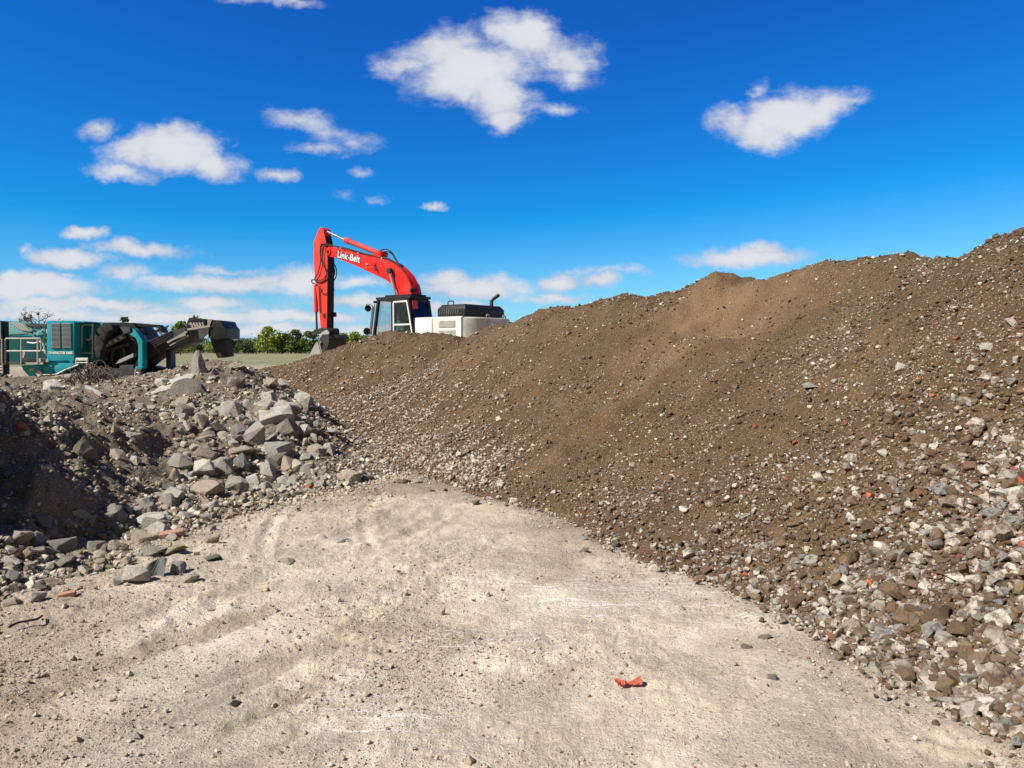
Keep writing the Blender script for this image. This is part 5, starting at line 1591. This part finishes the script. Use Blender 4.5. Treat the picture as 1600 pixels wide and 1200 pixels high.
tree(262, 507, TB, 36, 'grey', 'pale bare tree behind the conveyor', bare=True, dist=220, density=.8)
tree(228, 510, TB, 30, 'green', 'tree seen through the gap under the black upper beam', dist=220, density=.8)
rt_ = random.Random(77)
for k in range(44):
    px = 258 + k * 8 + rt_.uniform(-5, 5)
    tree(px, rt_.uniform(521, 537) if px > 345 else rt_.uniform(528, 540), TB, rt_.uniform(22, 42), rt_.choice(('green', 'bright', 'green', 'bright', 'dark')), 'low green tree in the hedge line along the far edge of the field', dist=290 + rt_.uniform(0, 50), group='trees along the far edge of the field', density=.7)
for k in range(46):
    px = -420 + k * 26 if k < 26 else 640 + (k - 26) * 60
    if 250 < px < 610: continue
    if px > 700 or px < -60: continue
    tree(px, 528 - (k * 5 % 8), TB, 30, ('dark', 'green')[k % 2], 'low green tree in the hedge line along the far edge of the field', dist=300 + (k * 17 % 40), group='trees along the far edge of the field', density=.6)
# ------------------------------------------------------------------ sky, clouds, sun
SUN_H = Vector((-.86, -.50)).normalized(); EL = R(44)
sv = Vector((SUN_H.x * math.cos(EL), SUN_H.y * math.cos(EL), math.sin(EL)))
ld = bpy.data.lights.new('sun', 'SUN'); ld.energy = 4.8; ld.angle = R(.53); ld.color = (1.0, .945, .86)
lo = bpy.data.objects.new('sun', ld); COL.objects.link(lo); lo.rotation_euler = sv.to_track_quat('Z', 'Y').to_euler(); lo.location = (-30, -20, 40)

W = bpy.data.worlds.new('World'); scn.world = W; W.use_nodes = True
wt = W.node_tree; wn = wt.nodes; wl = wt.links
for n_ in list(wn): wn.remove(n_)
class WT(NT):
    def __init__(self): self.t = wt; self.n = wn; self.l = wl
w = WT()
out = w.new('ShaderNodeOutputWorld')
sky = w.new('ShaderNodeTexSky', sky_type='NISHITA'); sky.sun_disc = False
sky.sun_elevation = EL; sky.sun_rotation = math.atan2(SUN_H.x, SUN_H.y)
sky.altitude = 200; sky.air_density = 1.0; sky.dust_density = .3; sky.ozone_density = 2.0
# grade the clear sky: deeper blue overhead, pale blue at the horizon
sp_ = w.new('ShaderNodeSeparateColor'); wl.new(sky.outputs[0], sp_.inputs[0])
r0, g0, b0 = sp_.outputs
r1 = w.math('MAXIMUM', w.math('MULTIPLY_ADD', r0, .65, -1.66), w.math('MULTIPLY', r0, .04))
g1 = w.math('MULTIPLY', w.math('POWER', w.math('MULTIPLY', g0, .1), 1.54), 9.07)
b1 = w.math('ADD', b0, w.math('MAXIMUM', w.math('MULTIPLY_ADD', r0, .7, -3.4), 0.0))
cb_ = w.new('ShaderNodeCombineColor')
for i, v in enumerate((r1, g1, b1)): wl.new(v, cb_.inputs[i])
skyc = cb_.outputs[0]
# sky behind the viewer set dim and greyer to cut fill light in shadows
sx0 = w.new('ShaderNodeSeparateXYZ'); wl.new(w.new('ShaderNodeTexCoord').outputs['Generated'], sx0.inputs[0])
away = w.ramp(w.math('MULTIPLY_ADD', sx0.outputs[1], .5, .5), [(.44, 1.), (.66, 0.)])
dim_ = w.new('ShaderNodeHueSaturation'); dim_.inputs['Saturation'].default_value = .55; dim_.inputs['Value'].default_value = .26
wl.new(sky.outputs[0], dim_.inputs['Color'])
skyc = w.mixc(away, skyc, dim_.outputs[0])

tc = w.new('ShaderNodeTexCoord').outputs['Generated']
sx = w.new('ShaderNodeSeparateXYZ'); wl.new(tc, sx.inputs[0])
yy = w.math('MAXIMUM', sx.outputs[1], .02)
uu = w.math('DIVIDE', sx.outputs[0], yy); vv = w.math('DIVIDE', sx.outputs[2], yy)
uv = w.new('ShaderNodeCombineXYZ'); wl.new(uu, uv.inputs[0]); wl.new(vv, uv.inputs[1])
# wisps: bend the coordinates a little
nz = w.new('ShaderNodeTexNoise'); nz.inputs['Scale'].default_value = 22; nz.inputs['Detail'].default_value = 6; nz.inputs['Roughness'].default_value = .62
wl.new(uv.outputs[0], nz.inputs['Vector'])
sc_ = w.new('ShaderNodeVectorMath', operation='SUBTRACT'); wl.new(nz.outputs['Color'], sc_.inputs[0]); sc_.inputs[1].default_value = (.5, .5, .5)
s2 = w.new('ShaderNodeVectorMath', operation='MULTIPLY'); wl.new(sc_.outputs[0], s2.inputs[0]); s2.inputs[1].default_value = (.06, .032, 0)
ad = w.new('ShaderNodeVectorMath', operation='ADD'); wl.new(uv.outputs[0], ad.inputs[0]); wl.new(s2.outputs[0], ad.inputs[1])
q_ = ad.outputs[0]
CL_ = [  # x, y, rx, ry, turn, weight  (picture points turned into directions)
 (735, 110, 135, 52, -4, 1.0), (775, 150, 78, 50, 20, 1.0), (790, 185, 40, 30, 0, .9), (690, 82, 100, 42, -12, .8), (815, 55, 85, 42, 8, .95), (885, 90, 68, 42, 20, .75), (640, 100, 62, 26, -8, .6), (890, 118, 55, 26, 0, .6), (700, 130, 70, 40, 10, .9),
 (1225, 182, 95, 46, -8, 1.15), (1190, 205, 62, 40, 10, 1.0), (1285, 168, 66, 32, -18, .85), (1150, 190, 50, 32, 0, .7), (1335, 158, 34, 10, -8, .35), (1180, 145, 26, 10, -40, .3),
 (275, 232, 100, 44, 4, 1.15), (215, 232, 70, 32, -10, .9), (330, 255, 60, 28, 10, .9), (190, 268, 62, 18, 4, .8), (150, 203, 34, 18, 0, .55),
 (475, 190, 68, 20, 8, .5), (545, 218, 66, 20, 14, .45), (510, 232, 60, 12, 0, .42), (435, 275, 46, 13, 4, .65), (870, 172, 38, 11, 0, .40), (678, 322, 26, 8, 0, .6), (535, 303, 26, 9, 10, .26), (567, 272, 20, 7, 10, .24), (584, 312, 18, 8, 10, .26),
 (455, 2, 60, 12, 0, .55), (385, 0, 40, 9, 0, .4),
 (130, 364, 42, 14, 0, .9), (105, 403, 85, 18, 2, 1.05), (215, 388, 95, 16, 4, .9), (36, 392, 18, 11, 0, .5), (190, 424, 56, 16, 0, .5), (110, 430, 30, 9, 0, .5),
 (1170, 402, 118, 20, -2, 1.0), (1195, 388, 40, 14, 0, .8), (45, 447, 140, 28, 2, 1.25), (250, 485, 300, 22, 0, .5), (60, 480, 180, 20, 0, .7), (340, 446, 160, 18, 2, 1.0), (470, 442, 70, 32, -4, 1.0), (400, 440, 60, 16, 0, .8), (740, 450, 115, 24, 0, 1.05), (870, 442, 52, 18, -10, .9), (938, 437, 44, 17, 0, 1.0), (940, 424, 90, 10, 0, .5), (700, 436, 60, 18, 0, .8),
 (165, 474, 110, 15, 0, 1.0), (330, 474, 75, 16, 0, .95), (70, 492, 160, 13, 0, .95), (260, 498, 260, 14, 0, .95), (470, 496, 170, 14, 0, .95), (420, 516, 200, 14, 0, .9), (700, 482, 110, 14, 0, .75), (860, 466, 95, 11, 0, .65), (560, 470, 110, 14, 0, .75), (30, 520, 260, 14, 0, .8), (600, 515, 160, 12, 0, .7), (360, 425, 110, 8, 0, .45), (560, 440, 60, 12, 0, .55),
 (1900, 280, 160, 50, 0, .8), (-150, 300, 130, 40, 0, .9), (-250, 440, 180, 24, 0, .9), (1900, 440, 220, 26, 0, .8), (1400, -120, 150, 60, 0, .9), (200, -150, 170, 50, 0, .8),
]
fld = None
for (cx_, cy_, rx, ry, rot_, wgt) in CL_:
    a_, b_ = ray(cx_, cy_)
    k_ = math.hypot(1, 0) / F
    mp = w.new('ShaderNodeMapping', vector_type='TEXTURE')
    mp.inputs['Location'].default_value = (a_, b_, 0); mp.inputs['Rotation'].default_value = (0, 0, -R(rot_)); mp.inputs['Scale'].default_value = (rx * k_, ry * k_, 1)
    wl.new(q_, mp.inputs['Vector'])
    ln = w.new('ShaderNodeVectorMath', operation='LENGTH'); wl.new(mp.outputs[0], ln.inputs[0])
    v_ = w.math('MULTIPLY_ADD', ln.outputs['Value'], -wgt, wgt)
    fld = v_ if fld is None else w.math('SMOOTH_MAX', fld, v_, .12)
n1 = w.new('ShaderNodeTexNoise'); n1.inputs['Scale'].default_value = 21; n1.inputs['Detail'].default_value = 9; n1.inputs['Roughness'].default_value = .66
mpn = w.new('ShaderNodeMapping'); mpn.inputs['Scale'].default_value = (1, 1.7, 1); wl.new(uv.outputs[0], mpn.inputs['Vector']); wl.new(mpn.outputs[0], n1.inputs['Vector'])
dn = w.math('MULTIPLY_ADD', n1.outputs['Fac'], 1.05, -.525)
fd = w.math('ADD', fld, dn)
dens = w.new('ShaderNodeMapRange', interpolation_type='SMOOTHSTEP'); dens.inputs['From Min'].default_value = -.06; dens.inputs['From Max'].default_value = .63; dens.inputs['To Max'].default_value = .97
wl.new(fd, dens.inputs['Value'])
front = w.ramp(sx.outputs[1], [(.02, 0.), (.10, 1.)])
den = w.math('MULTIPLY', dens.outputs[0], front)
n2 = w.noise(mpn.outputs[0], 11, 6, .6)
cc = w.mixc(w.ramp(n2, [(.34, 0.), (.64, 1.)]), (.50, .56, .70), (.80, .82, .87))
cc = w.mixc(w.ramp(fd, [(.25, 0.), (.8, .8)]), cc, (.84, .855, .89))
bg1 = w.new('ShaderNodeBackground'); wl.new(skyc, bg1.inputs['Color']); bg1.inputs['Strength'].default_value = .090
bg2 = w.new('ShaderNodeBackground'); wl.new(cc, bg2.inputs['Color']); bg2.inputs['Strength'].default_value = .58
mx = w.new('ShaderNodeMixShader'); wl.new(den, mx.inputs[0]); wl.new(bg1.outputs[0], mx.inputs[1]); wl.new(bg2.outputs[0], mx.inputs[2])
wl.new(mx.outputs[0], out.inputs['Surface'])

# ------------------------------------------------------------------ camera
cd = bpy.data.cameras.new('camera'); cam = bpy.data.objects.new('camera', cd); COL.objects.link(cam)
cd.sensor_width = 36; cd.lens = 36 * F / 1600; cd.clip_end = 6000; cd.clip_start = .05
cam.location = (0, 0, HC); cam.rotation_euler = (R(90) - PITCH, 0, 0)
scn.camera = cam
scn.view_settings.view_transform = 'Standard'; scn.view_settings.look = 'None'
scn.view_settings.gamma = 1; scn.view_settings.exposure = 0.68
scn.render.engine = 'CYCLES'
scn.cycles.use_denoising = True
scn.cycles.max_bounces = 6; scn.cycles.diffuse_bounces = 2; scn.cycles.transparent_max_bounces = 12
W.cycles.sampling_method = 'MANUAL'; W.cycles.sample_map_resolution = 512
